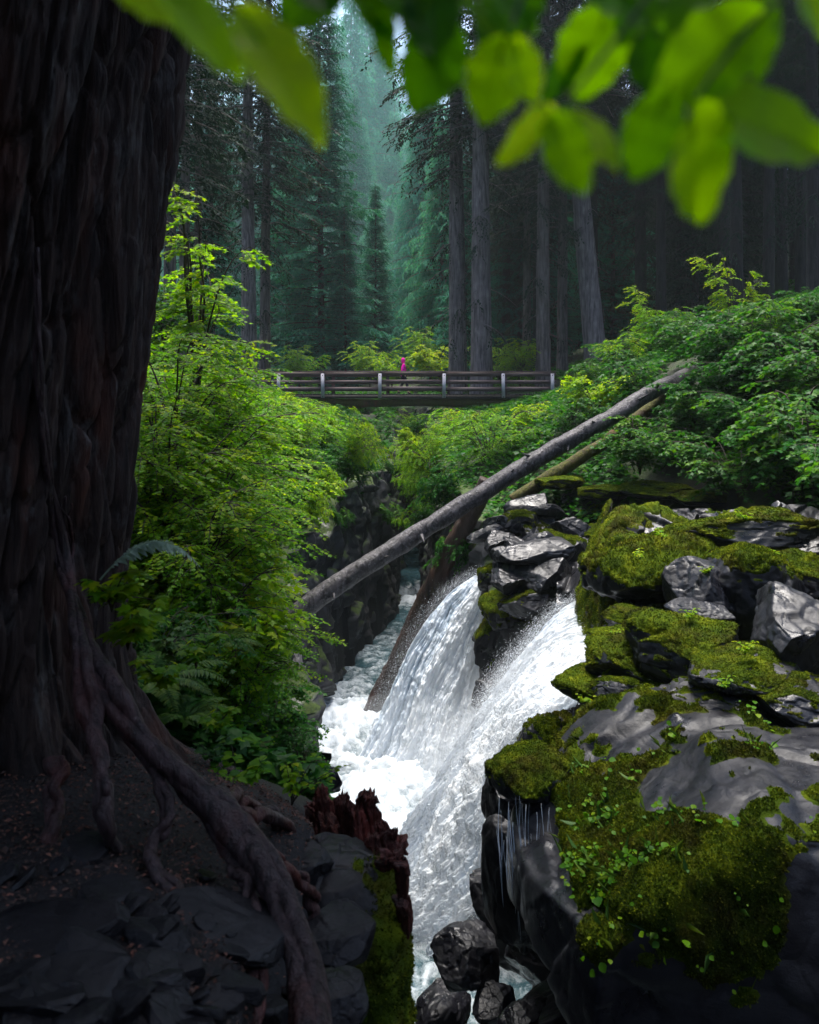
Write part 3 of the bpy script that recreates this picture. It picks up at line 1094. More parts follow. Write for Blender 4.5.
def rock_slope():
    nu, nv = 420, 300
    U, Vv = np.meshgrid(np.linspace(556, 960, nu), np.linspace(506, 775, nv))
    Y = np.interp(Vv, [506, 540, 600, 660, 720, 775], [12.6, 11.6, 10.6, 9.4, 7.9, 6.6]) + .35
    left = np.interp(Vv, [506, 560, 600, 640, 680, 700, 720, 775], [600, 592, 600, 606, 606, 590, 560, 545])
    k = smooth(26, -30, U - left)
    Y = Y + 2.2 * k
    P = np.stack([(U - 409.5) * Y / F, Y, (V0 - Vv) * Y / F], -1)
    P[..., 2] -= 1.3 * k ** 2
    b = .34 * blocks(P * [.95, .95, 1.1], 301, .9) + .14 * blocks(P * 2.3, 305, .9) + .16 * fbm(P * .8, 4, 302) + .02 * fbm(P * 8, 4, 303)
    P[..., 2] += b * .7 - 1.5 * smooth(735, 775, Vv) ** 1.5
    P[..., 1] -= b * .6
    Vt = P.reshape(-1, 3)
    q = grid_faces(nv, nu)
    Fc = np.concatenate([q[:, [0, 2, 1]], q[:, [0, 3, 2]]])
    o = bpy.data.objects.new('rock_slope', None)
    COL.objects.link(o)
    tag(o, kind='structure')
    mk('bedrock', Vt, [Fc], MAT['rock'], o)
    N = vnormals(Vt, Fc)
    m = .42 * smooth(760, 640, U.ravel()) + .30 * N[:, 2] + .75 * fbm(Vt * 1.1, 4, 311) + .40 * fbm(Vt * 4.5, 4, 312) - .30
    m[(k.ravel() > .85) | (Vv.ravel() > 757)] = -1
    moss_geo(Vt, Fc, m, .075, 60000, 313, .024, 4.5).build('moss', MAT['moss'], o)


rock_slope()
for r in MID:
    rock_px(*r)
n = 0
while n < 16:
    u, v = rngr.uniform(598, 830), rngr.uniform(548, 712)
    Y = 11.8 - (v - 548) / 164 * 4.0 + .35
    s = rngr.uniform(.2, .36)
    place_rock(int(rngr.integers(0, 6)), int(rngr.choice([0, 1, 2, 2])), at(u, v, Y), (s * 1.2, s, s * .8), rngr.uniform(0, 6.28), 'small wet or mossy rock filling the gaps of the mossy heap at the right', 'small rocks of the mossy heap', tilt=(rngr.uniform(-.3, .3), rngr.uniform(-.3, .3)))
    n += 1
for u, v, Y, s, lab in ((560, 482, 19.2, .6, 'golden mossy mound under the reddish log'), (655, 490, 17.6, .7, 'golden mossy mound above the pale wet rock, left of it'), (605, 492, 18.4, .6, 'golden mossy mound in the middle of the ledge top'), (700, 498, 17.0, .6, 'golden mossy mound at the foot of the right bank')):
    place_rock(4, 2, at(u, v, Y), (s * 1.3, s, s * .45), rngr.uniform(0, 6), lab.replace('golden ', ''))
# wet stones down in the chasm
for r in [
    (4, 0, 466, 955, 8.2, (.42, .42, .5), .3, 'rounded black wet stone below the falls, largest of those in the chasm'),
    (0, 0, 492, 1005, 7.8, (.26, .26, .26), 1.3, 'small rounded wet stone at the bottom edge, under the huge boulder'),
    (2, 0, 443, 1010, 8.6, (.34, .4, .34), 2.3, 'dark wet stone at the bottom edge beside the mossy crag'),
    (5, 0, 505, 905, 9.2, (.55, .6, .8), .7, 'dark wet rock in shade at the foot of the right waterfall'),
    (1, 0, 527, 1015, 7.2, (.26, .24, .2), .9, 'low wet stone in the darkness under the huge boulder'),
    (3, 0, 302, 800, 11.0, (.4, .6, .7), .4, 'dark upright rock at the chasm rim left of the white pool'),
    (2, 0, 280, 690, 14.2, (.5, .7, 1.3), .9, 'tall dark rock column dropping to the white pool'),
    (0, 0, 286, 750, 13.2, (.45, .7, 1.1), 2.1, 'dark broken rock beside the left rim of the white pool'),
]:
    rock_px(*r)


for r in [
    (3, 2, 532, 775, 7.7, (.36, .5, .5), .5, 'moss-capped rock at the left end of the huge boulder, above the trickles'),
    (1, 1, 552, 745, 9.6, (.55, .6, .7), 1.5, 'dark rock under the lower edge of the right torrent'),
    (4, 0, 515, 800, 9.8, (.45, .5, .7), 2.5, 'black rock wall beside the lower part of the right waterfall'),
    (0, 0, 300, 778, 8.9, (.5, .4, .35), .5, 'dark rock at the rim under the sparse plant, left of the white pool'),
    (2, 0, 522, 880, 7.9, (.36, .5, .85), .5, 'dark wet rock face with thin trickles at the left end of the huge boulder'),
    (3, 0, 600, 1010, 7.4, (.9, .6, .7), .5, 'black rock in the deep shade under the huge boulder, left one'),
    (1, 0, 720, 1000, 7.2, (1.0, .6, .7), 1.5, 'black rock in the deep shade under the huge boulder, right one'),
    (0, 0, 570, 945, 8.4, (.8, .6, .8), 2.5, 'black rock beside the trickles under the huge boulder'),
]:
    rock_px(*r)


def trickles():
    rng = np.random.default_rng(61)
    o = thing('trickle', 'thin threads of water dripping down dark rock at the left end of the boulder', 'waterfall', at(525, 800, 7.1))
    c = np.array(o.location)
    for k in range(44):
        u0 = rng.uniform(497, 566)
        v0 = rng.uniform(790, 850) + (u0 - 500) * .3
        L = rng.uniform(40, 105)
        n = 14
        t = np.linspace(0, 1, n)
        P = np.array([at(u0 + 1.2 * math.sin(q * 5 + k) + 4 * q ** 2, v0 + L * q, 7.15 - .10 * q) for q in t])
        r = .0032 * rng.uniform(.4, 1.2) * (.25 + np.sin(np.pi * t)) * (1 + .5 * vnoise(np.stack([t * 9, t * 0 + k, t * 0], -1), 3))
        V, Fs = tube_geo(P - c, r, 5)
        mk('water_thread', V, Fs, MAT['falls'], o, attrs={'foam': np.full(len(V), rng.uniform(.0, .7))})


trickles()

# --- mossy crag at the lower centre, carrying the red rotten stump
def crag():
    V, Fc = rock_geo(23, 7, 9, (.47, .55, 1.25), .07, 1.0, .35, .85)
    V[:, 0] += .10 * smooth(.2, -1.0, V[:, 2]) * 1.0
    c = np.array([-.43, 4.4, -3.55])
    o = thing('boulder', 'steep crag at the bottom centre, grey wet top and mossy right side', 'boulder', c)
    mk('stone', V, [Fc], MAT['rock_dark'], o)
    m = .40 + V[:, 0] * 1.6 + .5 * fbm(V * 2.4, 4, 13) - .05 - smooth(.7, 1.0, V[:, 2]) * .5
    moss_geo(V, Fc, m, .07, 26000, 14, .018, 9).build('moss', MAT['moss'], o)
    place_rock(0, 0, at(305, 905, 4.6), (.3, .3, .34), .6, 'lichen-spotted rock left of the mossy crag, beside the root')


crag()

# --- dark slabs at the lower left
SL0 = [(3, 215, 940, 3.05, (.42, .30, .12), .55, (.25, .3), 'large flat tilted slab of dark rock under the snaking root'),
      (1, 40, 945, 2.9, (.36, .25, .14), .1, (.2, .0), 'dark bluish slab in the lower left corner'),
      (0, 110, 905, 3.1, (.2, .16, .10), 1.2, (.1, .1), 'small dark stone above the lower left slabs'),
      (2, 75, 1000, 2.6, (.26, .2, .10), .5, (.2, .1), 'low stone with a shiny rim at the bottom left'),
      (4, 150, 1010, 2.55, (.22, .18, .10), 2.0, (.2, -.1), 'wet ledge stone at the bottom edge left of the root'),
      (5, 150, 940, 2.95, (.12, .14, .09), .2, (.3, 0), 'egg-sized grey stone set on edge beside the flat slab'),
      (2, 85, 862, 3.3, (.18, .15, .10), 1.0, (.2, .1), 'dull grey stone lying near the cedar foot'),
      (3, 20, 1005, 2.55, (.3, .22, .12), 2.8, (.25, .1), 'dark stone cut off by the bottom left corner')]
def ground_hit(u, v):
    y = np.linspace(1.4, 9, 600)
    p = np.stack([(u - 409.5) * y / F, y, (V0 - v) * y / F], -1)
    k = np.where(p[:, 2] < h(p[:, 0], p[:, 1]))[0]
    return y[k[0]] if len(k) else 4.0


SL = [(k, u, v - 10, ground_hit(u, v - 10), s, rz, tl, lab) for k, u, v, Y, s, rz, tl, lab in SL0]
for k, u, v, Y, s, rz, tl, lab in SL:
    key = (k, 'slab')
    if key not in ROCKS:
        sd, cuts, size, sq = ROCK_SPECS[k]
        V, Fc = rock_geo(sd + 300, 6, cuts + 6, size, .07, .25, min(.75, sq + .35), .5)
        ROCKS[key] = o = mk('flat_stone', V, [Fc], MAT['rock_dark'])
    else:
        o = dup(ROCKS[key])
    o.location, o.scale, o.rotation_euler = at(u, v, Y), [q * .78 for q in s], (tl[0], tl[1], rz)
    tag(o, lab, 'rock')

rngs = np.random.default_rng(31)
for n in range(46):
    u, v = rngs.uniform(0, 330), 1035 - 170 * rngs.random() ** 1.5
    if u > 235 + (v - 850) * .5 and u > 215:
        u -= 130
    Y = ground_hit(u, v)
    s = rngs.uniform(.025, .075) * (1.5 if v > 940 else 1)
    o = dup(ROCKS[(int(rngs.integers(0, 6)), 'slab')])
    o.location, o.scale, o.rotation_euler = at(u, v - 4, Y), (s * 1.5, s, s * .8), (rngs.uniform(-.5, .5), rngs.uniform(-.5, .5), rngs.uniform(0, 6.28))
    tag(o, 'loose dark stone on the shaded ground at the lower left', 'rock', 'loose stones at the lower left')
for (k, u, v, Y, s, lab) in ((0, 292, 868, 4.3, .22, 'wet rock at the ledge rim right of the root'), (2, 330, 1000, 3.1, .16, 'dark rim rock beside the lower end of the root'),
                             (1, 262, 812, 5.0, .16, 'small pale stone beside the bend of the root'), (5, 335, 940, 3.5, .2, 'dark rock wedged between root and mossy crag')):
    o = dup(ROCKS[(k if k != 5 else 4, 'slab')])
    o.location, o.scale, o.rotation_euler = at(u, v, Y), (s * 1.2, s, s), (0, 0, rngs.uniform(0, 6))
    tag(o, lab, 'rock')

# ------------------------------------------------------------------ giant cedar
def cedar():
    base = np.array([-2.90, 4.5, -2.0])
    o = thing('cedar_tree', 'giant dark cedar trunk filling the left edge of the picture', 'tree', base)
    na, nz = 760, 560
    a = np.linspace(0, 2 * math.pi, na, endpoint=False)
    z = -.6 + 15 * np.linspace(0, 1, nz) ** 1.6
    Z, A = np.meshgrid(z, a, indexing='ij')
    zz = np.maximum(Z, 0)
    lobe = np.exp(-((A - 5.85) / .26) ** 2) * 1.0 + np.exp(-((A - 5.05) / .22) ** 2) * .8 + np.exp(-((A - 4.3) / .25) ** 2) * .7 + np.exp(-((A - .4) / .3) ** 2) * .8
    R = 1.02 * (1 - .022 * zz) + (.30 + .55 * lobe) * np.exp(-np.maximum(Z + .3, 0) / .55) + .12 * lobe * np.exp(-zz / 1.5)
    C = np.stack([np.cos(A) * 1.0, np.sin(A) * 1.0, Z * .12], -1)
    fl = fbm(C * 2.2 + 5, 3, 91)
    fur = 1 - np.abs(fbm(np.stack([np.cos(A) * 7, np.sin(A) * 7, Z * .45], -1), 4, 93)) * 2
    fine = fbm(np.stack([np.cos(A) * 26, np.sin(A) * 26, Z * 1.3], -1), 3, 95)
    w1, w2, wc, _ = worley(np.stack([np.cos(A) * 5.5 + .5 * fl, np.sin(A) * 5.5, Z * .8 + .5 * fl], -1), 97)
    groove = 1 - np.clip((w2 - w1) / .16, 0, 1)
    v1, v2, vc, _ = worley(np.stack([np.cos(A) * 15, np.sin(A) * 15, Z * 2.4 + fl], -1), 98)
    R = R + .17 * fl * (1 + .8 * np.exp(-zz / 1.2)) + .06 * fur + .022 * fine + .05 * (wc[..., 0] - .5) - .075 * groove ** 2 + .03 * (vc[..., 0] - .5) - .022 * (1 - np.clip((v2 - v1) / .2, 0, 1))
    X = R * np.cos(A) + .16 * zz
    Y = R * np.sin(A)
    mk('trunk', np.stack([X, Y, Z], -1), [grid_faces(nz, na, True)], MAT['cedar'], o)

    def trunk_y(u, v):
        y = np.linspace(2.8, 4.6, 400)
        x = (u - 409.5) / F * y - base[0]
        zz = np.maximum((V0 - v) / F * y - base[2], 0)
        d = np.hypot(x - .16 * zz, y - base[1]) - 1.0 * (1 - .022 * zz) - .5 * np.exp(-(zz + .3) / .45)
        k = np.where(d < 0)[0]
        return y[k[0]] if len(k) else 9.0

    def root(pts, rad0, strands, seed, name='root', clamp=0):
        rng = np.random.default_rng(seed)
        pts = [(u, v, min(y, trunk_y(u, v) - .10)) for k, (u, v, y) in enumerate(pts)]
        P = spline([at(*p) for p in pts], 150)
        mb = MB()
        t = np.linspace(0, 1, 150)
        rr = np.interp(t, np.linspace(0, 1, len(rad0)), rad0)
        for k in range(strands):
            ph = 2 * math.pi * k / strands + 1.9 * t * 2 + rng.uniform(0, .6)
            off = np.stack([np.cos(ph), .3 * np.sin(ph), np.sin(ph)], -1) * (rr * .48)[:, None]
            q = P + off + np.stack([vnoise(np.stack([t * 14, t * 0 + k * 7.3 + 20 * m, t * 0], -1), seed) for m in range(3)], -1) * .022
            r = rr * (.62 + .25 * vnoise(np.stack([t * 9, t * 0 + k * 3.1, t * 0], -1), seed + 4))
            V, Fs = tube_geo(q, r, 14)
            Nn = V[:150 * 14].reshape(150, 14, 3) - q[:, None]
            d = fbm(np.concatenate([V * [1, 1, 1] * 14], 0), 4, seed + k)
            V[:150 * 14] += (Nn * (d[:150 * 14].reshape(150, 14, 1) * .28)).reshape(-1, 3)
            mb.add(V, Fs)
        r = mb.build(name, MAT['root'], o)
        r.data.transform(__import__('mathutils').Matrix.Translation(-Vector(base)))

    root([(36, 250, 9), (38, 330, 9), (44, 430, 9), (62, 560, 9), (98, 676, 3.44), (148, 742, 3.36), (196, 790, 3.36), (238, 826, 3.28), (276, 880, 3.1), (302, 950, 2.92), (312, 1040, 2.66)],
         [.010, .015, .022, .035, .045, .05, .06, .07, .055, .05, .05], 4, 3, clamp=4)
    root([(66, 500, 9), (72, 560, 9), (78, 640, 3.5), (92, 720, 3.3), (104, 790, 3.15), (112, 850, 3.15)], [.008, .015, .03, .04, .04, .03], 3, 9, clamp=2)
    root([(120, 720, 3.5), (170, 800, 3.3), (150, 850, 3.15), (185, 905, 2.95), (180, 960, 2.8)], [.03, .035, .03, .025, .015], 2, 18)
    root([(150, 745, 3.45), (215, 830, 3.3), (245, 890, 3.08), (262, 960, 2.85), (255, 1030, 2.6)], [.03, .032, .03, .028, .025], 2, 21)
    root([(60, 760, 3.4), (52, 830, 3.2), (75, 880, 3.05), (60, 930, 2.9)], [.04, .04, .03, .02], 2, 24)
    root([(240, 830, 3.3), (290, 870, 3.5), (312, 900, 3.6), (318, 960, 3.5)], [.035, .03, .025, .02], 2, 27)
    root([(205, 800, 3.4), (240, 806, 3.7), (275, 818, 4.1), (300, 840, 4.5)], [.04, .05, .04, .03], 2, 15)
    return o, base


CEDAR, CB = cedar()


# ------------------------------------------------------------------ conifers
def spray_branch(mb, wood, p0, az, L, pitch, droop, rng, dens=1.0, leaf=.17, sag=.0):
    """one bough: a curved limb with flat alternating twigs of short needle blades"""
    n = 12
    t = np.linspace(0, 1, n)
    d = np.array([math.cos(az), math.sin(az), 0])
    P = p0 + d * (L * t)[:, None] + np.array([0, 0, 1]) * (L * (math.tan(pitch) * t - droop * t ** 2))[:, None]
    side0 = np.array([-d[1], d[0], 0])
    P += side0 * (L * .10 * np.sin(t * 3 + rng.uniform(0, 6)))[:, None]
    V, Fs = tube_geo(P, .012 * L * (1 - .85 * t) + .006, 4, False)
    wood.append((V, Fs))
    nt = max(5, int(L * 5.5 * dens))
    tt = rng.uniform(.14, 1, nt)
    k = np.clip((tt * (n - 1)).astype(int), 0, n - 2)
    f = tt * (n - 1) - k
    B = P[k] + f[:, None] * (P[k + 1] - P[k])
    sgn = rng.choice([-1, 1], nt)
    tl = L * .34 * (1 - .65 * tt) * rng.uniform(.6, 1.2, nt) + .15
    ang = rng.uniform(.7, 1.15, nt)
    TD = d * np.cos(ang)[:, None] + side0 * (sgn * np.sin(ang))[:, None] + np.array([0, 0, -1]) * (rng.uniform(.15, .5, nt) + sag)[:, None]
    nl = np.maximum(3, (tl / (leaf * .42)).astype(int))
    idx = np.repeat(np.arange(nt), nl)
    q = np.concatenate([np.linspace(.08, 1, m) for m in nl])
    pos = B[idx] + TD[idx] * (tl[idx] * q)[:, None] + np.array([0, 0, -1]) * (tl[idx] * q ** 2 * (.25 + sag))[:, None]
    s2 = rng.choice([-1, 1], len(idx))
    per = np.cross(TD[idx], [0, 0, 1.0])
    LD = TD[idx] + per * (s2 * rng.uniform(.4, 1.1, len(idx)))[:, None] + np.array([0, 0, -.3 - sag])
    LD += rng.normal(size=LD.shape) * .15
    NN = np.array([0, 0, 1.0]) + rng.normal(size=LD.shape) * .3
    X, Y, Z = frames(LD, NN)
    sc = leaf * rng.uniform(.7, 1.35, len(idx))
    mb.add(*scatter(BLADE[0] * [.5, 1, 1], BLADE[1], pos, X, Y, Z, sc, np.clip(rng.normal(.4, .2, len(idx)) + .25 * tt[idx], 0, 1)))


def conifer_tree(seed, H, r0, crown0, L0, mats, label, loc, group=None, droop=.25, dens=1.0, leaf=.17, gap=.42, lean=0.0, sag=0.0, whorl=5, stubs=8, top=.97, name='conifer_tree'):
    rng = np.random.default_rng(seed)
    o = thing(name, label, 'tree', loc, 0, group)
    n = 40
    t = np.linspace(0, 1, n)
    P = np.stack([lean * H * t + .1 * np.sin(t * 5 + seed), .1 * np.cos(t * 4), H * t - .6], -1)
    R = r0 * (1 - .93 * t) + .25 * r0 * np.exp(-t * H / .9)
    ns = 26
    V, Fs = tube_geo(P, R, ns)
    a = V[:n * ns].reshape(n, ns, 3)
    nn = a - P[:, None]
    a += nn * (.10 * fbm(np.stack([nn[..., 0] / r0 * 3, nn[..., 1] / r0 * 3, a[..., 2] * .5], -1), 3, seed)[..., None])
    wood = [(V, Fs)]
    mb = MB()
    z = H * crown0
    az = rng.uniform(0, 6)
    while z < H * top:
        k = z / H
        L = L0 * (1 - max(0.0, (k - crown0) / (1 - crown0)) ** 1.15) * rng.uniform(.75, 1.15) + .35
        L *= smooth(-.05, .18, k - crown0) * .5 + .5
        for m in range(whorl):
            az += 2.399 + rng.normal() * .25
            pz = z + rng.normal() * .25
            c = np.array([np.interp(pz / H, t, P[:, 0]), np.interp(pz / H, t, P[:, 1]), pz - .6])
            if rng.random() < .12:
                continue
            spray_branch(mb, wood, c, az, L * rng.uniform(.6, 1.15), .10 + .35 * (k - crown0) + rng.normal() * .08, droop * rng.uniform(.7, 1.3), rng, dens, leaf, sag)
        z += gap * (1.2 - .5 * k) * max(.6, L / L0 + .3)
    for _ in range(stubs):
        zz = rng.uniform(.08, max(.1, crown0)) * H
        c = np.array([np.interp(zz / H, t, P[:, 0]), 0, zz - .6])
        a_ = rng.uniform(0, 6.28)
        q = np.linspace(0, 1, 5)[:, None]
        Lb = rng.uniform(.5, 1.8)
        Pb = c + np.array([math.cos(a_), math.sin(a_), -.25]) * Lb * q + np.array([0, 0, -.3]) * Lb * q ** 2
        wood.append(tube_geo(Pb, .03 * (1.1 - q[:, 0]), 4, False))
        if rng.random() < .6:
            spray_branch(mb, wood, c, a_ + rng.normal(), rng.uniform(1.0, 2.6), -.1, .45, rng, dens, leaf * .8, .5)
    w = MB()
    for V, Fs in wood:
        w.add(V, Fs)
    tr = w.build('trunk', mats[0], o)
    cr = mb.build('crown', mats[1], o, smooth_shade=False)
    remember(o, tr, cr)
    return o


def treat(u, Y, dz=0.0):
    x = (u - 409.5) * Y / F
    return (x, Y, hz(x, Y) + dz)


def again(src, loc, rotz, scale, label, group=None):
    o = dup(src)
    o.location, o.rotation_euler, o.scale = loc, (0, 0, rotz), (scale,) * 3
    o['label'] = label
    if 'group' in o:
        del o['group']
    if group:
        o['group'] = group
    return o


NB = (MAT['bark_dark'], MAT['needle'])
fir_full = conifer_tree(1, 37, .32, .04, 5.2, NB, 'tall dark teal fir standing alone behind the left end of the bridge', treat(320, 66), droop=.22, gap=.45, whorl=7, leaf=.2, dens=1.4)
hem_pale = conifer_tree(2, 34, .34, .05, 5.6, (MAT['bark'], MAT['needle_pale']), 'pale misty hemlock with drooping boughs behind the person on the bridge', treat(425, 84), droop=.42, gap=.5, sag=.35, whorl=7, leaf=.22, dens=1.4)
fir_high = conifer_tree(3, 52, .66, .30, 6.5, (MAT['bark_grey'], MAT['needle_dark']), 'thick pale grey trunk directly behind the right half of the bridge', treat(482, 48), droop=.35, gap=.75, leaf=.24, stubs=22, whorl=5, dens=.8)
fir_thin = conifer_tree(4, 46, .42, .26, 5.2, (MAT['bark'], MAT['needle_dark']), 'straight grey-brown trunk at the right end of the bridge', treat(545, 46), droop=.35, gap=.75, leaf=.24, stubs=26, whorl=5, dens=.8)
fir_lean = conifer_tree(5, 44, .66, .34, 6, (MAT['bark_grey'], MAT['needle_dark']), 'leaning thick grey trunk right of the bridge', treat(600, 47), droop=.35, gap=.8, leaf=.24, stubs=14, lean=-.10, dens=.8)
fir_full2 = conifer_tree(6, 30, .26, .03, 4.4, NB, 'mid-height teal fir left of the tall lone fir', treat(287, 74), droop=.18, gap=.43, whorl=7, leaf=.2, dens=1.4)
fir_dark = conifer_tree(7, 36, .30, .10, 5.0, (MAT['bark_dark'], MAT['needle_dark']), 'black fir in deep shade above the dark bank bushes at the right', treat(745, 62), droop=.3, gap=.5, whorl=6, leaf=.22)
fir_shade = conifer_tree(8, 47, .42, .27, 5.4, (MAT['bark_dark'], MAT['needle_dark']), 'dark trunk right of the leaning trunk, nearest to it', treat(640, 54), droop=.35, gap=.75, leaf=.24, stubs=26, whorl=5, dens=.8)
TREES = [
    (fir_thin, 172, 30, .62, 'dark slim trunk just right of the giant cedar'),
    (fir_thin, 186, 36, .66, 'second slim dark trunk from the giant cedar'),
    (fir_thin, 198, 41, .62, 'third slim dark trunk from the giant cedar'),
    (fir_high, 249, 50, .78, 'bare brownish trunk rising behind the bright maple spray'),
    (fir_thin, 267, 52, .9, 'dark mossy trunk between the brownish trunk and the teal fir'),
    (fir_high, 457, 51, .92, 'dark trunk close beside the thick pale grey trunk, on its left'),
    (fir_thin, 564, 52, .86, 'thin dark trunk left of the leaning one'),
    (fir_thin, 527, 58, .8, 'faint slim trunk between the grey trunk and the bridge end'),
    (fir_shade, 660, 50, .8, 'slim dark trunk among the shaded trees right of the leaning one'),
    (fir_shade, 690, 58, .8, 'broad shaded trunk above the right bank'),
    (fir_shade, 722, 46, .9, 'thin dim trunk above the dark bank bushes'),
    (fir_shade, 770, 44, .8, 'dim trunk near the right frame edge under the big bright leaves'),
    (fir_shade, 735, 37, .75, 'dim grey trunk rising from the dark right bank below the brightest big leaf'),
    (fir_shade, 812, 33, .7, 'dim trunk cut by the right frame edge above the bank'),
    (fir_shade, 800, 48, .9, 'dim trunk farthest to the right'),
    (fir_full, 235, 88, .95, 'hazy fir seen between the slim trunks at the left'),
    (fir_full2, 268, 96, 1.25, 'hazy fir behind the dark mossy trunk'),
    (fir_full, 355, 92, .9, 'blue-green hazy fir right of the tall lone fir'),
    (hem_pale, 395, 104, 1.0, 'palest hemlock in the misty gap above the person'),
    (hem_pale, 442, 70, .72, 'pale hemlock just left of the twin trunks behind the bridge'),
    (fir_full2, 375, 72, .62, 'small dark fir beside the misty gap'),
    (fir_full2, 345, 64, .5, 'small teal fir at the foot of the tall lone fir'),
    (fir_full, 212, 62, .72, 'teal fir in the shade beside the giant cedar'),
    (fir_full, 505, 78, .85, 'dark fir filling the gap right of the thick grey trunk'),
    (fir_full2, 520, 64, .7, 'shaded fir between the two straight trunks behind the bridge end'),
    (fir_full, 548, 66, .6, 'teal-green fir filling the gap behind the straight trunk at the bridge end'),
    (fir_full2, 612, 64, .8, 'teal-green fir just right of the leaning trunk'),
    (fir_full2, 466, 62, .6, 'teal-green young fir between the twin trunks behind the bridge'),
    (fir_full, 580, 74, .8, 'dark fir behind the leaning trunk'),
]
rngt = np.random.default_rng(44)
for src, u, Y, s, lab in TREES:
    again(src, treat(u, Y, -.3), rngt.uniform(0, 6.28) if src is not fir_lean else 0, s, lab)
# the deep forest: nothing tells these trees apart
DL = 'hazy conifer deep in the forest on the hillside behind the bridge'
DR = 'black conifer in the deep shade of the forest above the right bank'
rngx = np.random.default_rng(12)
for k in range(16):
    again([fir_full, fir_full2, hem_pale][k % 3], treat(150 - 16 * k + rngx.uniform(-12, 12), rngx.uniform(60, 110), -.5), rngx.uniform(0, 6.28), rngx.uniform(.75, 1.2), DL, 'hazy conifers behind the bridge')
n = 0
while n < 62:
    u, Y = rngt.uniform(150, 560), rngt.uniform(95, 175)
    if 372 < u < 438 and Y < 125:
        continue
    again([fir_full, fir_full2, hem_pale][n % 3], treat(u, Y, -.5), rngt.uniform(0, 6.28), rngt.uniform(.75, 1.2), DL, 'hazy conifers behind the bridge')
    n += 1
n = 0
for u, Y, s in ((362, 96, .95), (372, 118, 1.15), (384, 138, 1.3), (402, 128, 1.25), (412, 112, 1.0), (352, 125, 1.2), (425, 145, 1.3), (392, 160, 1.4), (340, 140, 1.3), (352, 104, 1.5), (366, 110, 1.55), (336, 100, 1.35), (382, 112, 1.5), (318, 108, 1.4), (372, 86, .6), (405, 92, .7)):
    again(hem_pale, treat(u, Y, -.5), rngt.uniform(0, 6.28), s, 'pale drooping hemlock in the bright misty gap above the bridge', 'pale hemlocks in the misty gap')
while n < 110:
    u, Y = rngt.uniform(500, 960), rngt.uniform(50, 130)
    if Y < 60 and u < 640:
        continue
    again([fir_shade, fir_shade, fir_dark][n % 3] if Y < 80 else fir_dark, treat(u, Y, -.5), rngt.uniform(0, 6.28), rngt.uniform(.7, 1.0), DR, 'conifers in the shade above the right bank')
    n += 1

# ------------------------------------------------------------------ fallen logs
def log(name, pts, r0, r1, mat, label, seed, stubs=(), jag=True):
    P = spline([at(*p) for p in pts], 90)
    t = np.linspace(0, 1, 90)
    P = P + np.stack([0 * t, 0 * t, .07 * np.sin(t * 4 + seed) + .04 * fbm(np.stack([t * 9, t * 0 + seed, t * 0], -1), 3, seed)], -1)
    r = r0 + (r1 - r0) * t
    ns = 28
    V, Fs = tube_geo(P, r, ns)
    a = V[:90 * ns].reshape(90, ns, 3)
    nn = a - P[:, None]
    a += nn * (.16 * fbm(a * [3, 3, 3], 4, seed) + .10 * fbm(a * 9, 3, seed + 1))[..., None]
    o = thing(name, label, 'log', P[45])
    mb = MB()
    mb.add(V - P[45], Fs)
    mb.build('trunk', mat, o)
    rng = np.random.default_rng(seed)
    for (k, L, up) in stubs:
        i = int(k * 89)
        d = np.array([rng.normal() * .5, -.7, up])
        d /= np.linalg.norm(d)
        q = np.linspace(0, 1, 6)[:, None]
        sb = MB()
        sb.add(*tube_geo(P[i] - P[45] + d * (r[i] * .7 + L * q), .05 * (1.1 - q[:, 0]), 7))
        sb.build('branch_stub', mat, o)
    return o, P, r


log('fallen_log', [(268, 634, 16.4), (350, 578, 16.9), (430, 528, 17.4), (520, 473, 18.0), (580, 437, 18.4), (625, 409, 19.0), (662, 386, 19.8), (692, 371, 21.4)], .205, .18, MAT['log'],
    'long grey-barked fallen log slanting across the chasm', 201, [(.2, .22, .4), (.34, .16, -.5), (.47, .3, .5), (.62, .18, .3), (.75, .35, .6), (.12, .25, -.3), (.55, .22, -.5), (.28, .4, -.2), (.83, .25, .4), (.41, .18, .7)])
log('fallen_log', [(512, 500, 19.3), (545, 477, 19.3), (575, 458, 19.4), (612, 436, 19.6), (645, 414, 19.9), (668, 397, 20.1)], .16, .13, MAT['log_moss'],
    'shorter reddish log with yellow moss lying below the long grey one on the bank', 211, [(.7, .2, .3)])
log('fallen_log', [(372, 718, 20.4), (400, 660, 20.2), (430, 592, 20.0), (466, 520, 19.6), (488, 478, 19.4)], .26, .22, MAT['log_dark'],
    'dark leaning log propped steeply from the pool up to the ledge', 221, [(.72, .14, .3)])
log('fallen_log', [(335, 463, 37.5), (375, 463, 37.8), (425, 471, 38.5)], .13, .09, MAT['log_moss'],
    'thin mossy pole spanning the chasm below the bridge', 231)


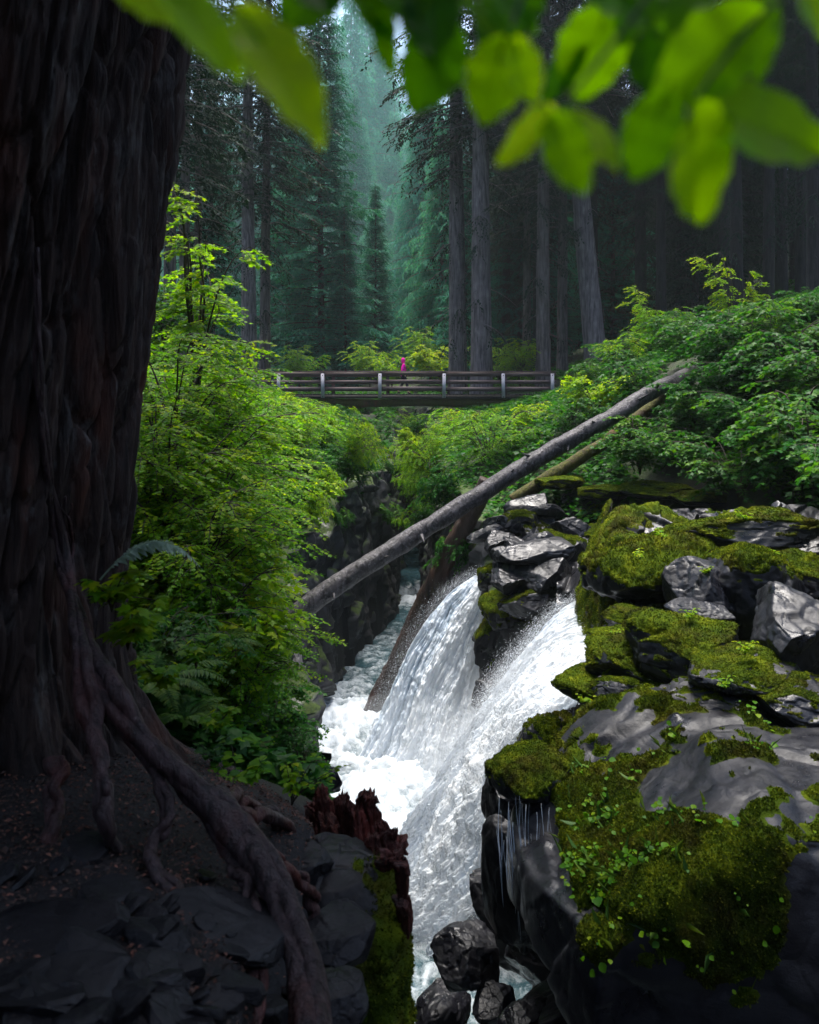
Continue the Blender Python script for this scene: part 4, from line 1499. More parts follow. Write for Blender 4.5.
# ------------------------------------------------------------------ rotten red stump
def stump():
    c = at(360, 850, 5.0)
    o = thing('rotten_stump', 'jagged rotten red stump on the crag beside the white pool', 'stump', c)
    SH = [((333, 850), (316, 780), 18, 5.1), ((340, 850), (343, 789), 15, 5.15), ((352, 850), (346, 796), 16, 5.0), ((368, 835), (368, 790), 20, 5.0), ((360, 840), (357, 806), 14, 4.9),
          ((386, 858), (381, 818), 13, 4.6), ((393, 866), (389, 828), 12, 4.4), ((378, 862), (407, 853), 11, 4.15), ((402, 858), (404, 905), 14, 4.1), ((403, 895), (408, 942), 14, 4.1),
          ((373, 866), (371, 830), 18, 4.5), ((322, 838), (308, 800), 15, 5.2), ((398, 850), (402, 838), 13, 4.95), ((330, 846), (327, 812), 17, 4.95)]
    rng = np.random.default_rng(8)
    for (a, b, w, Y) in SH:
        A, B = at(*a, Y), at(*b, Y + rng.uniform(-.05, .1))
        n, ns = 44, 40
        t = np.linspace(0, 1, n)
        L = np.linalg.norm(B - A)
        B2 = B
        P = A + (B2 - A) * t[:, None] + np.stack([vnoise(np.stack([t * 3, t * 0 + w, t * 0 + k * 5.], -1), 7) for k in range(3)], -1) * .02
        r = np.full(n, w * Y / F / 2) * (1.2 - .55 * t)
        V, Fs = tube_geo(P, r, ns)
        q = V[:n * ns].reshape(n, ns, 3)
        ang = np.linspace(0, 2 * math.pi, ns, endpoint=False)
        nn = q - P[:, None]
        ridge = fbm(np.stack([np.cos(ang) * 3.4 + w, np.sin(ang) * 3.4, ang * 0], -1), 4, 3, .7)
        q += nn * (ridge[None, :, None] * 1.1 + .45 * fbm(q * [45, 45, 9], 4, 5)[..., None])
        # splintered upper end
        D = (B2 - A) / L
        jag = np.abs(fbm(np.stack([np.cos(ang) * 4 + w, np.sin(ang) * 4, ang * 0 + 9], -1), 3, 4)) * .75 + rng.uniform(0, .08, ns)
        q += D * (-(t[:, None] ** 6) * jag[None] * L * .9)[..., None]
        V[-1] -= D * L * .25
        m = MB()
        m.add(V - c, Fs)
        m.build('splinter', MAT['red_wood'], o, smooth_shade=False)


stump()


# ------------------------------------------------------------------ bridge and walker
def bridge():
    Y = 42.0
    def X(u):
        return (u - 409.5) * Y / F
    def Zv(v):
        return (V0 - v) * Y / F
    x0, x1 = X(246), X(556)
    zd = Zv(394.5)
    o = thing('footbridge', 'wooden footbridge with plank railings spanning the chasm', 'bridge', (0, Y, zd))
    rng = np.random.default_rng(3)
    def loc(V):
        return np.asarray(V) - np.array([0, Y, zd])
    deck = MB()
    nx = int((x1 - x0) / .2)
    for i in range(nx):
        V, Fs = box_geo((x0 + .2 * (i + .5), Y + .9 + rng.normal() * .01, zd + rng.normal() * .004), .185, 2.0 + rng.uniform(-.05, .05), .07)
        deck.add(loc(V), Fs)
    deck.build('deck', MAT['wood_deck'], o, smooth_shade=False)
    for yy in (Y + .05, Y + 1.75):
        m = MB()
        V, Fs = box_geo(((x0 + x1) / 2, yy, zd - .12), x1 - x0, .16, .17)
        m.add(loc(V), Fs)
        m.build('beam', MAT['wood_deck'], o, smooth_shade=False)
    for k, yy in enumerate((Y + .35, Y + 1.35)):
        t = np.linspace(0, 1, 60)
        P = np.stack([X(300) + (X(512) - X(300)) * t, yy + t * 0, zd - .43 - .03 * np.sin(t * 7)], -1)
        V, Fs = tube_geo(P, .21 + .03 * np.sin(t * 9 + k), 16)
        V += (fbm(V * 4, 3, 9 + k) * .03)[:, None]
        m = MB()
        m.add(loc(V), Fs)
        lg = m.build('stringer_log', MAT['log_moss'], o)
        lg['label'] = 'mossy log carrying the deck'
    us = [279, 323, 380, 444, 503, 552]
    for side, yy in ((0, Y - .06), (1, Y + 1.86)):
        for u in us:
            xx = X(u) + (side * .35)
            m = MB()
            lean = rng.normal() * .012
            V, Fs = box_geo((0, 0, 0), .17, .12, 1.24)
            V[:, 0] += V[:, 2] * lean
            m.add(loc(V + [xx, yy - (.075 if side == 0 else -.075), zd + .45]), Fs)
            po = m.build('post', MAT['post'] if side == 0 else MAT['wood_rail'], o, smooth_shade=False)
            if side == 0:
                for dz in (-.12, .98):
                    b = MB()
                    t2, f2 = tube_geo([(xx, yy - .155, zd + dz), (xx, yy - .11, zd + dz)], .028, 10)
                    b.add(loc(t2), f2)
                    b.build('bolt', MAT['iron'], po)
        for zc, hh in ((Zv(374), .18), (Zv(381.8), .16), (Zv(389), .20)):
            edges = [x0] + [X(q) for q in us[1:-1]] + [x1]
            for e0, e1 in zip(edges[:-1], edges[1:]):
                m = MB()
                dz = rng.normal() * .012
                V, Fs = box_geo(((e0 + e1) / 2, yy + (.03 if side == 0 else -.03), zc + dz), e1 - e0 - .006, .07, hh)
                m.add(loc(V), Fs)
                m.build('rail', MAT['wood_rail'], o, smooth_shade=False)
        m = MB()
        V, Fs = box_geo(((x0 + x1) / 2, yy + (.02 if side == 0 else -.02), Zv(374) + .125), x1 - x0, .17, .045)
        m.add(loc(V), Fs)
        m.build('cap_rail', MAT['wood_rail'], o, smooth_shade=False)
    for u in (516,):
        for zz in range(3):
            m = MB()
            V, Fs = tube_geo([(X(u) - .1 * zz, Y - .2, zd - .45 - .3 * zz), (X(u) - .1 * zz, Y + 2.1, zd - .45 - .3 * zz)], .15, 12)
            m.add(loc(V), Fs)
            m.build('abutment_log', MAT['log_moss'], o)
    return zd


ZD = bridge()


def skin_body(name, joints, edges, mat, parent=None, sub=2):
    me = bpy.data.meshes.new(name)
    me.from_pydata([j[:3] for j in joints], edges, [])
    ob = bpy.data.objects.new(name, me)
    COL.objects.link(ob)
    sk = ob.modifiers.new('skin', 'SKIN')
    for v, j in zip(me.skin_vertices[0].data, joints):
        r = j[3]
        v.radius = (r, j[4] if len(j) > 4 else r)
    me.skin_vertices[0].data[0].use_root = True
    ss = ob.modifiers.new('sub', 'SUBSURF')
    ss.levels = ss.render_levels = sub
    dg = bpy.context.evaluated_depsgraph_get()
    ev = ob.evaluated_get(dg)
    m2 = bpy.data.meshes.new_from_object(ev)
    for p in m2.polygons:
        p.use_smooth = True
    m2.materials.clear()
    m2.materials.append(mat)
    ob.modifiers.clear()
    ob.data = m2
    bpy.data.meshes.remove(me)
    if parent:
        ob.parent = parent
    return ob


def walker():
    x = (403.5 - 409.5) * 42.8 / F
    o = skin_body('person', [
        (0, 0, .90, .11, .13), (0, 0, 1.10, .11, .14), (.01, 0, 1.32, .11, .16), (.01, 0, 1.47, .06, .06), (.02, 0, 1.56, .075, .07), (.03, 0, 1.66, .085, .075), (.02, 0, 1.72, .05, .05),
        (.03, -.09, .86, .085), (.17, -.09, .48, .058), (.21, -.09, .10, .042), (.33, -.09, .05, .04),
        (-.02, .09, .86, .085), (-.06, .09, .48, .058), (-.27, .09, .13, .042), (-.19, .09, .05, .04),
        (.01, -.19, 1.38, .055), (-.07, -.23, 1.12, .042), (.06, -.23, .92, .033), (.10, -.22, .84, .03),
        (.01, .19, 1.38, .055), (.03, .23, 1.12, .042), (.17, .22, .95, .033), (.22, .21, .88, .03)],
        [(0, 1), (1, 2), (2, 3), (3, 4), (4, 5), (5, 6), (0, 7), (7, 8), (8, 9), (9, 10), (0, 11), (11, 12), (12, 13), (13, 14), (2, 15), (15, 16), (16, 17), (17, 18), (2, 19), (19, 20), (20, 21), (21, 22)], MAT['skin'])
    o.location = (x, 42.85, ZD + .035)
    o.scale = (1.08,) * 3
    tag(o, 'person in a bright pink hooded jacket and dark trousers walking over the bridge', 'person')
    skin_body('jacket', [
        (0, 0, .80, .15, .19), (0, 0, .98, .145, .17), (0, 0, 1.15, .14, .165), (.01, 0, 1.34, .135, .19), (.01, 0, 1.46, .085, .09),
        (.01, -.19, 1.39, .075), (-.07, -.24, 1.12, .06), (.05, -.24, .93, .05), (.01, .19, 1.39, .075), (.03, .24, 1.12, .06), (.16, .23, .96, .05)],
        [(0, 1), (1, 2), (2, 3), (3, 4), (3, 5), (5, 6), (6, 7), (3, 8), (8, 9), (9, 10)], MAT['jacket'], o)
    skin_body('hood', [(.01, 0, 1.46, .09, .10), (-.02, 0, 1.56, .105, .11), (-.015, 0, 1.68, .11, .105), (-.03, 0, 1.76, .06, .06)], [(0, 1), (1, 2), (2, 3)], MAT['jacket'], o)
    skin_body('trousers', [(0, 0, .92, .125, .15), (.03, -.09, .84, .10), (.17, -.09, .48, .075), (.205, -.09, .13, .062), (-.02, .09, .84, .10), (-.06, .09, .48, .075), (-.25, .09, .17, .062)],
              [(0, 1), (1, 2), (2, 3), (0, 4), (4, 5), (5, 6)], MAT['trousers'], o)
    for p in (((.20, -.09, .09, .06), (.25, -.09, .05, .055), (.36, -.09, .04, .04)), ((-.27, .09, .12, .06), (-.24, .09, .06, .055), (-.15, .09, .04, .04))):
        skin_body('boot', list(p), [(0, 1), (1, 2)], MAT['shoe'], o, 1)


walker()


# ------------------------------------------------------------------ shrubs, ferns, ground plants
def shrub(seed, H, spread, stems, leaf, mat, label, cat='bush', name='maple_bush', tmpl=LEAF5, droop=.5, twigs=11, up=.5, leaves=9, flat=.22):
    rng = np.random.default_rng(seed)
    o = thing(name, label, cat)
    wood, mb = MB(), MB()
    B, D, TT = [], [], []
    for s in range(stems):
        az = rng.uniform(0, 6.28)
        out = spread * rng.uniform(.35, 1.0)
        Hs = H * rng.uniform(.55, 1.05)
        n = 14
        t = np.linspace(0, 1, n)
        d = np.array([math.cos(az), math.sin(az), 0])
        P = d * (out * t ** (1 + up))[:, None] + np.array([0, 0, 1]) * (Hs * (t * (1 + droop) - droop * t ** 2.6) - .15)[:, None]
        P += np.stack([vnoise(np.stack([t * 3, t * 0 + s * 5.1, t * 0 + k * 9.], -1), seed) for k in range(3)], -1) * .10 * H * t[:, None]
        wood.add(*tube_geo(P, .006 + .016 * H / 2.5 * (1 - t), 5, False))
        for _ in range(twigs):
            k = rng.uniform(.22, 1)
            i = min(int(k * (n - 1)), n - 2)
            p = P[i] + (k * (n - 1) - i) * (P[i + 1] - P[i])
            a2 = az + rng.normal() * 1.1
            L = spread * rng.uniform(.25, .6) * (1.15 - .5 * k)
            td = np.array([math.cos(a2), math.sin(a2), rng.uniform(-.25, .25)])
            q = np.linspace(0, 1, 7)
            Pt = p + td * (L * q)[:, None] + np.array([0, 0, -1]) * (L * .3 * q ** 2)[:, None]
            wood.add(*tube_geo(Pt, .006 * (1.15 - q) + .0015, 3, False))
            m = leaves
            qq = np.repeat(np.linspace(.15, 1, m), 2)
            sg = np.tile([-1, 1], m)
            j = np.clip((qq * 6).astype(int), 0, 5)
            pb = Pt[j] + (qq * 6 - j)[:, None] * (Pt[j + 1] - Pt[j])
            per = np.cross(td, [0, 0, 1.0])
            ld = td * .55 + per * (sg * rng.uniform(.5, 1.1, 2 * m))[:, None] + rng.normal(size=(2 * m, 3)) * .25
            B.append(pb + ld * .3 * leaf)
            D.append(ld)
            TT.append(np.clip(.42 + .25 * (pb[:, 2] / H - .5) + .12 * rng.normal() + rng.normal(size=2 * m) * .14, 0, 1))
    B, D, TT = np.concatenate(B), np.concatenate(D), np.concatenate(TT)
    D[:, 2] -= .25
    X, Y, Z = frames(D, np.array([0, 0, 1.0]) + rng.normal(size=D.shape) * flat)
    mb.add(*scatter(tmpl[0], tmpl[1], B, X, Y, Z, leaf * rng.uniform(.65, 1.25, len(B)), TT))
    st = wood.build('stems', MAT['stem'], o)
    fl = mb.build('foliage', mat, o, smooth_shade=False)
    remember(o, st, fl)
    return o


def put(o, loc, rz, s, label, group=None, tilt=(0, 0)):
    o.location, o.rotation_euler, o.scale = loc, (tilt[0], tilt[1], rz), (s,) * 3
    o['label'] = label
    if group:
        o['group'] = group
    elif 'group' in o:
        del o['group']
    return o


SHR = {
    'mapA': lambda: shrub(301, 2.6, 1.7, 17, .07, MAT['maple'], 'x', twigs=18, leaves=12),
    'mapB': lambda: shrub(302, 2.2, 1.9, 17, .068, MAT['maple'], 'x', droop=.9, twigs=18, leaves=12),
    'mapC': lambda: shrub(303, 3.3, 1.3, 10, .075, MAT['bright'], 'x', twigs=14, leaves=11),
    'salA': lambda: shrub(304, 1.9, 1.5, 15, .12, MAT['salmon'], 'x', name='berry_bush', tmpl=LEAF3, twigs=12, leaves=8, flat=.3),
    'salB': lambda: shrub(305, 1.5, 1.6, 15, .11, MAT['salmon'], 'x', name='berry_bush', tmpl=LEAF3, droop=.8, twigs=13, leaves=8, flat=.3),
    'briA': lambda: shrub(306, 2.0, 1.5, 14, .11, MAT['bright'], 'x', name='berry_bush', tmpl=LEAF3, twigs=13, leaves=9, flat=.3),
}
MADE = {}


LIML = ([100, 190, 215, 235, 258, 285, 310, 340, 365], [285, 270, 310, 345, 386, 396, 402, 410, 432])
LIMR = ([425, 490, 553, 575, 600, 650, 700, 740, 819, 900], [418, 408, 402, 378, 345, 305, 280, 315, 288, 285])
LIMX = ([380, 400, 440, 470, 500, 560, 640, 720, 800], [325, 342, 352, 320, 286, 278, 292, 312, 335])


def fit(kind, u, v, Y, s):
    """keep a bush out of the view of the bridge and out of the open chasm"""
    H, R = DIM[kind]
    if Y > 41.5:
        return u, s
    for _ in range(12):
        r = .55 * R * s * F / Y
        q = u + np.linspace(-1, 1, 5) * r
        lim = max(np.interp(q, *LIML)) if u < 400 else max(np.interp(q, *LIMR))
        top = v - .9 * H * s * F / Y
        ok = top >= lim
        if u < 400:
            vm = np.linspace(top, v, 4)
            over = u + r * 1.25 - min(np.interp(vm, *LIMX))
            if over > 0:
                u -= min(over, 12)
                ok = False
        if ok:
            break
        if top < lim:
            s *= .9
    return u, s


DIM = {}


def bush(kind, u, Y, s, label, group=None, v=None, tilt=(0, 0), rz=None, dz=0.0, free=False):
    if kind not in DIM:
        MADE[kind] = SHR[kind]()
        me = KIDS[MADE[kind].name][1].data
        co = np.empty(len(me.vertices) * 3)
        me.vertices.foreach_get('co', co)
        co = co.reshape(-1, 3)
        DIM[kind] = (np.percentile(co[:, 2], 98), np.percentile(np.hypot(co[:, 0], co[:, 1]), 92))
        first = True
    else:
        first = False
    if not free:
        vb = v if v is not None else V0 - treat(u, Y, dz)[2] * F / Y
        u, s = fit(kind, u, vb, Y, s)
    if first:
        loc = at(u, v, Y) if v is not None else np.array(treat(u, Y, dz))
        return put(MADE[kind], loc, rngt.uniform(0, 6.28) if rz is None else rz, s, label, group, tilt)
    if kind not in MADE:
        MADE[kind] = o = SHR[kind]()
    else:
        o = dup(MADE[kind])
    loc = at(u, v, Y) if v is not None else np.array(treat(u, Y, dz))
    return put(o, loc, rngt.uniform(0, 6.28) if rz is None else rz, s, label, group, tilt)


# left bank
LB = [
    ('mapC', 196, 13.5, 1.0, 'tall thin yellow-green maple spray rising highest on the left bank', None, 400),
    ('mapA', 225, 13, 1.0, 'bright maple bush below the tall spray, next to the giant cedar', None, 452),
    ('mapB', 172, 11, .9, 'green maple bush hugging the giant cedar at bridge height', None, 470),
    ('mapA', 262, 17, 1.0, 'leafy maple bush in the middle of the left bank slope', None, 480),
    ('mapB', 215, 12, 1.0, 'maple bush with layered sprays half way down the left bank', None, 560),
    ('mapA', 165, 9.5, .8, 'darker maple bush behind the pale fern frond', None, 560),
    ('mapB', 245, 14, .9, 'maple boughs overhanging the chasm on the left', None, 590),
    ('mapB', 190, 9, .75, 'shaded maple bush low on the left bank', None, 640),
    ('briA', 282, 24, 1.0, 'sunny yellow bush on the rim below the left bridge end', None, 432),
    ('mapB', 318, 30, 1.15, 'bushy green rim plant hanging over the chasm left of the bridge gap', None, 445),
    ('briA', 335, 36, 1.0, 'bush right under the left part of the bridge', None, 432),
    ('mapA', 250, 30, 1.1, 'bush in front of the left bridge post', None, 425),
    ('mapB', 300, 22, .9, 'drooping bush on the dark overhang of the left rim', None, 470),
    ('salA', 228, 10.5, .55, 'small deep green bush low at the chasm rim', None, 690),
    ('mapA', 255, 11, .6, 'maple sprig jutting towards the log foot', None, 690),
    ('salB', 163, 24, 1.3, 'shaded dark bush under the slim trunks', None, 345),
    ('briA', 225, 34, 1.2, 'pale bush behind the tall maple spray', None, 400),
    ('mapB', 345, 40, 1.0, 'green bush hanging under the bridge at the left rock', None, 470),
    ('salB', 350, 33, .8, 'dark green plant clinging to the left chasm wall', None, 500),
    ('mapB', 280, 15, .8, 'maple sprays drooping beside the chasm, above the log foot', None, 555),
    ('salA', 262, 9.5, .5, 'dark green plant on the rim left of the white pool', None, 770),
    ('salA', 300, 8.5, .30, 'small dark plant on the rim right beside the white pool', None, 778),
    ('salB', 285, 12, .6, 'dark plant hanging below the log foot', None, 720),
    ('mapB', 240, 8.5, .5, 'deep green bush above the leafy plant at the rim', None, 735),
    ('salB', 150, 7, .5, 'shaded bush between the cedar foot and the fern', None, 690),
    ('mapB', 318, 26, .9, 'green bush leaning over the dark overhang from the left rim', None, 470),
    ('briA', 338, 31, .8, 'yellow-green bush at the rim above the mossy pole', None, 452),
    ('salA', 395, 43.5, 1.0, 'bush hanging on the mossy back wall under the bridge', None, 455),
    ('mapA', 425, 40, .8, 'green bush on the right chasm wall straight below the bridge', None, 470),
    ('salB', 405, 44, .9, 'lower plant on the mossy back wall of the chasm', None, 500),
    ('mapB', 440, 34, .9, 'leafy sprays on the right chasm wall below the mossy pole', None, 505),
    ('salB', 330, 26, .7, 'small plant clinging half way down the left chasm wall', None, 520),
]
for k, u, Y, s, lab, g, v in LB:
    bush(k, u, Y, s, lab, g, v, free='highest' in lab or 'right beside the white' in lab)
LBF = 'green maple bush crowding the left bank slope'
n = 0
while n < 46:
    Y = rngt.uniform(8, 36)
    u = rngt.uniform(115, 330)
    x = (u - 409.5) * Y / F
    if x > np.interp(Y, GY, GL) - .7:
        continue
    bush(['mapA', 'mapB', 'briA', 'mapB', 'salA'][n % 5], u, Y, rngt.uniform(.6, .95), LBF, 'maple bushes on the left bank')
    n += 1
# right bank
RB = [
    ('briA', 470, 36, 1.0, 'bright bush right below the middle of the bridge', None, 445),
    ('mapB', 505, 34, 1.1, 'yellow-green bush under the right bridge end', None, 430),
    ('mapA', 455, 31, 1.0, 'pale green bush above the upper end of the leaning dark log', None, 480),
    ('briA', 530, 27, .95, 'bright yellow-green bush between the bridge and the long grey log', None, 432),
    ('mapB', 490, 25, .95, 'leafy bush just behind the middle of the long grey log', None, 480),
    ('mapA', 585, 33, 1.3, 'yellow-green maple at the right end of the bridge', None, 395),
    ('mapC', 650, 36, 1.25, 'tall green maple reaching up right of the leaning trunk', None, 385),
    ('mapA', 622, 30, 1.1, 'green bush above the upper end of the fallen logs', None, 390),
    ('briA', 595, 24, .8, 'leafy plants beside the reddish mossy log', None, 420),
    ('salA', 690, 19, 1.0, 'dark green berry bush above the pale wet rock', None, 470),
    ('salA', 694, 18.4, .6, 'dark green bush hiding the upper ends of both slanting logs', None, 432),
    ('salA', 706, 19.2, .8, 'dark green bush in front of the upper end of the long grey log', None, 425),
    ('salB', 640, 18, .8, 'dark green plants overhanging the basalt ledge', None, 470),
    ('salB', 740, 16, 1.0, 'dense dark bush at the foot of the right bank', None, 500),
    ('salA', 800, 15, 1.1, 'dense dark bush at the right frame edge above the mossy heap', None, 490),
    ('mapA', 780, 26, 1.3, 'green bush high on the right bank near the frame edge', None, 340),
    ('mapC', 735, 30, 1.0, 'upright green bush high on the dark right bank', None, 345),
    ('mapA', 520, 47, 1.1, 'bright shrub behind the bridge between the two straight trunks', None, 385),
    ('briA', 392, 52, 1.1, 'yellow-green shrub right behind the person in pink', None, 385),
    ('briA', 430, 56, 1.3, 'bright shrub behind the bridge at the foot of the dark trunk', None, 380),
    ('mapA', 370, 58, 1.2, 'bright shrub behind the bridge left of the person', None, 385),
    ('mapB', 500, 52, 1.1, 'sunlit shrub behind the bridge right of the thick grey trunk', None, 385),
    ('mapA', 425, 62, 1.4, 'tall shrub in the misty gap behind the bridge', None, 375),
    ('mapA', 300, 52, 1.1, 'dim shrub behind the left end of the bridge', None, 390),
]
for k, u, Y, s, lab, g, v in RB:
    bush(k, u, Y, s, lab, g, v, free='reaching up' in lab or 'upright green' in lab)
RBF = 'dark green berry bush crowding the slope of the right bank'
n = 0
while n < 60:
    Y = rngt.uniform(16.5, 40)
    u = rngt.uniform(560, 860)
    x = (u - 409.5) * Y / F
    if Y < 21.5 and u < 700 or x < 2.0:
        continue
    bush(['salA', 'salB', 'mapA', 'salA', 'salB'][n % 5] if u < 680 else ['salA', 'salB'][n % 2], u, Y, rngt.uniform(.7, 1.15), RBF, 'berry bushes on the right bank')
    n += 1


HANG = []
for n in range(32):
    Y = rngt.uniform(19, 44)
    sd = -1 if n % 5 < 3 else 1
    x = np.interp(Y, GY, GL if sd < 0 else GR) - sd * rngt.uniform(.0, .35)
    z = rngt.uniform(-3.6 - .03 * Y, -1.4)
    o = bush(['mapB', 'salB', 'briA', 'salA', 'mapA'][n % 5], 400, Y, rngt.uniform(.32, .62), 'small green bush hanging from the mossy chasm wall below the bridge', 'bushes hanging on the chasm walls', v=400, free=True, tilt=(0, -sd * rngt.uniform(.5, 1.0)), rz=0)
    o.location = (x, Y, z)


for u, Y, v, s in ((868, 12.5, 515, .9), (905, 11, 520, .9), (950, 10, 530, .9), (1000, 9.5, 560, .9), (900, 14, 490, 1.1)):
    bush('salB', u, Y, s, RBF, 'berry bushes on the right bank', v, free=True)


def fern(seed, n_fr, L, mat, label, loc, fr_only=None, leafw=.16, np_=36):
    rng = np.random.default_rng(seed)
    o = thing('fern', label, 'fern', loc)
    kids = []
    for k in range(n_fr):
        az, rise = (rng.uniform(0, 6.28), rng.uniform(.5, 1.1)) if fr_only is None else fr_only[k]
        Lf = L * rng.uniform(.75, 1.1)
        t = np.linspace(0, 1, 36)
        d = np.array([math.cos(az), math.sin(az), 0])
        P = d * (Lf * t * .9)[:, None] + np.array([0, 0, 1.0]) * (Lf * (rise * t - (rise * .95) * t ** 2.2))[:, None]
        mb = MB()
        mb.add(*tube_geo(P, .004 * (1.1 - t), 4, False), a=.1)
        T = np.gradient(P, axis=0)
        T /= np.linalg.norm(T, axis=1)[:, None]
        S = np.cross(T, [0, 0, 1.0])
        S /= np.linalg.norm(S, axis=1)[:, None]
        i = np.arange(4, 36)
        w = np.sin(np.pi * ((i - 3) / 33) ** .6) * leafw * Lf + .008
        for sg in (-1, 1):
            D = S[i] * sg + T[i] * .35 + np.array([0, 0, -.18]) + rng.normal(size=(len(i), 3)) * .06
            X, Y, Z = frames(D, np.cross(S[i], T[i]))
            TV = BLADE[0] * [.26, 1, 1]
            mb.add(*scatter(TV, BLADE[1], P[i], X, Y, Z, w, rng.uniform(.2, .8, len(i))))
        kids.append(mb.build('frond', mat, o, smooth_shade=False))
    remember(o, *kids)
    return o


fern(401, 1, .5, MAT['pale_fern'], 'single pale grey-green fern frond arching out from the giant cedar', at(100, 580, 3.72), [(.3, 1.1)], leafw=.27)
fsrc = fern(402, 9, .75, MAT['fern'], 'sword fern on the shaded slope below the pale frond', at(150, 690, 6.2))
fern_spots = [(215, 650, 7.6, .8, 'fern hanging on the left bank above the leafy plant'), (255, 640, 9.5, .8, 'fern at the chasm rim near the log foot'), (185, 720, 6.0, .6, 'small fern beside the leafy plant'),
              (300, 470, 20, 1.1, 'fern draping over the dark overhang'), (620, 600, 11.6, .35, 'tiny fern on the rock beside the right waterfall'), (665, 625, 9.6, .3, 'tiny fern in the mossy heap'),
              (570, 470, 20, .8, 'fern beside the mossy reddish log'), (350, 480, 30, 1.2, 'fern clump on the left chasm wall under the bridge'), (240, 560, 11, .8, 'fern half way down the left bank')]
for u, v, Y, s, lab in fern_spots:
    put(dup(fsrc), at(u, v, Y), rngt.uniform(0, 6), s, lab)


# small near plants with broad leaves
def plant(seed, stems, H, leaf, mat, label, loc, tmpl=OVAL, lean=(0, 0), name='leafy_plant', spread=.6, per=4):
    rng = np.random.default_rng(seed)
    o = thing(name, label, 'plant', loc)
    w, B, D, T = MB(), [], [], []
    for s in range(stems):
        az = rng.uniform(0, 6.28)
        hh = H * rng.uniform(.5, 1)
        t = np.linspace(0, 1, 9)
        d = np.array([math.cos(az) * spread + lean[0], math.sin(az) * spread + lean[1], 0])
        P = d * (hh * t ** 1.4)[:, None] + np.array([0, 0, hh]) * (t - .25 * t ** 2)[:, None]
        w.add(*tube_geo(P, .0045 * (1.15 - t), 5, False))
        for k in range(per):
            q = rng.uniform(.35, 1)
            p = P[int(q * 8)]
            for j in range(3):
                a = rng.uniform(0, 6.28)
                B.append(p + np.array([math.cos(a), math.sin(a), 0]) * leaf * .15)
                D.append([math.cos(a), math.sin(a), rng.uniform(-.35, .2)])
                T.append(np.clip(rng.normal(.5, .2), 0, 1))
    B, D = np.array(B), np.array(D)
    X, Y, Z = frames(D, np.array([0, 0, 1.0]) + rng.normal(size=D.shape) * .25)
    mb = MB()
    mb.add(*scatter(tmpl[0], tmpl[1], B, X, Y, Z, leaf * rng.uniform(.6, 1.2, len(B)), T))
    st = w.build('stems', MAT['stem'], o)
    fl = mb.build('foliage', mat, o)
    remember(o, st, fl)
    return o


plant(501, 13, .42, .075, MAT['maple'], 'leafy green plant at the rim beside the snaking root', at(238, 800, 4.9), OVAL)
plant(502, 9, .36, .085, MAT['bright'], 'broad-leaved plant growing just below the pale fern frond', at(128, 650, 3.9), LEAF5)
plant(503, 9, .40, .05, MAT['bright'], 'thin plant with sparse leaves leaning out over the white pool', at(292, 805, 5.0), OVAL, (.45, 0))
plant(504, 6, .36, .08, MAT['fern'], 'plant with large lit leaves beside the cedar trunk', at(170, 660, 5.6), LEAF5)
plant(505, 5, .35, .06, MAT['salmon'], 'small low plant between the root and the cliff edge', at(215, 770, 5.0), OVAL)


# ------------------------------------------------------------------ stuff: ground cover, leaves on the moss, litter
psrc = plant(506, 6, .2, .045, MAT['bright'], 'small leafy plant on the tall mossy rock right above the right waterfall', at(640, 560, 10.6), OVAL)
for u, v, Y, s, lab in ((690, 620, 8.9, .9, 'small leafy plant in the crevice under the pale upright stone'), (725, 690, 7.6, .9, 'small leafy plant at the back edge of the huge boulder'), (662, 540, 10.6, 1.1, 'small leafy plant on top of the tall mossy rock'),
                        (615, 640, 9.6, .9, 'small leafy plant beside the torrent, on the lower mossy rock'), (745, 655, 7.9, 1.0, 'small leafy plant behind the flat pale wet stone'), (770, 560, 10.0, 1.0, 'small leafy plant on the round-topped mossy rock'),
                        (585, 705, 7.4, .8, 'small leafy plant at the upper left corner of the huge boulder'), (705, 575, 9.8, .8, 'small leafy plant beside the pale upright stone'), (745, 522, 11.2, 1.2, 'small leafy plant on the low mossy rock under the leafy bank')):
    put(dup(psrc), at(u, v, Y), rngt.uniform(0, 6), s, lab)
p2 = plant(507, 8, .32, .08, MAT['maple'], 'broad-leaved plant against the cedar bark, above the ferns', at(112, 612, 3.85), LEAF5)
for u, v, Y, s, lab in ((160, 690, 4.3, .9, 'broad-leaved plant in front of the ferns'), (196, 668, 5.2, 1.0, 'broad-leaved plant right of the ferns, under the dark bush'), (215, 735, 4.9, .8, 'broad-leaved plant above the bend of the root')):
    put(dup(p2), at(u, v, Y), rngt.uniform(0, 6), s, lab)


def cover():
    rng = np.random.default_rng(77)
    n = 170000
    y = 5.5 + 52 * rng.random(n) ** 1.3
    u = rng.uniform(90, 880, n)
    x = (u - 409.5) * y / F
    g = gorge(x, y)
    ok = (g < -.1) & ~((x > 0) & (y < 17.6) & (x < 5.5 + .1 * y)) & ~((x > 0) & (y < 14)) & ~((x > -2.6) & (y < 6.2)) & (fbm(np.stack([x, y, x * 0], -1) * .5, 3, 4) > -.25)
    x, y = x[ok], y[ok]
    n = len(x)
    z = h(x, y) + rng.uniform(.02, .35, n)
    a = rng.uniform(0, 6.28, n)
    D = np.stack([np.cos(a), np.sin(a), rng.uniform(-.4, .3, n)], -1)
    X, Y, Z = frames(D, np.array([0, 0, 1.0]) + rng.normal(size=D.shape) * .3)
    mb = MB()
    mb.add(*scatter(LEAF3[0], LEAF3[1], np.stack([x, y, z], -1), X, Y, Z, rng.uniform(.07, .16, n) * (1 + y / 60), np.clip(rng.normal(.4, .2, n), 0, 1)))
    tag(mb.build('ground_cover', MAT['salmon'], None, False), kind='stuff')


cover()


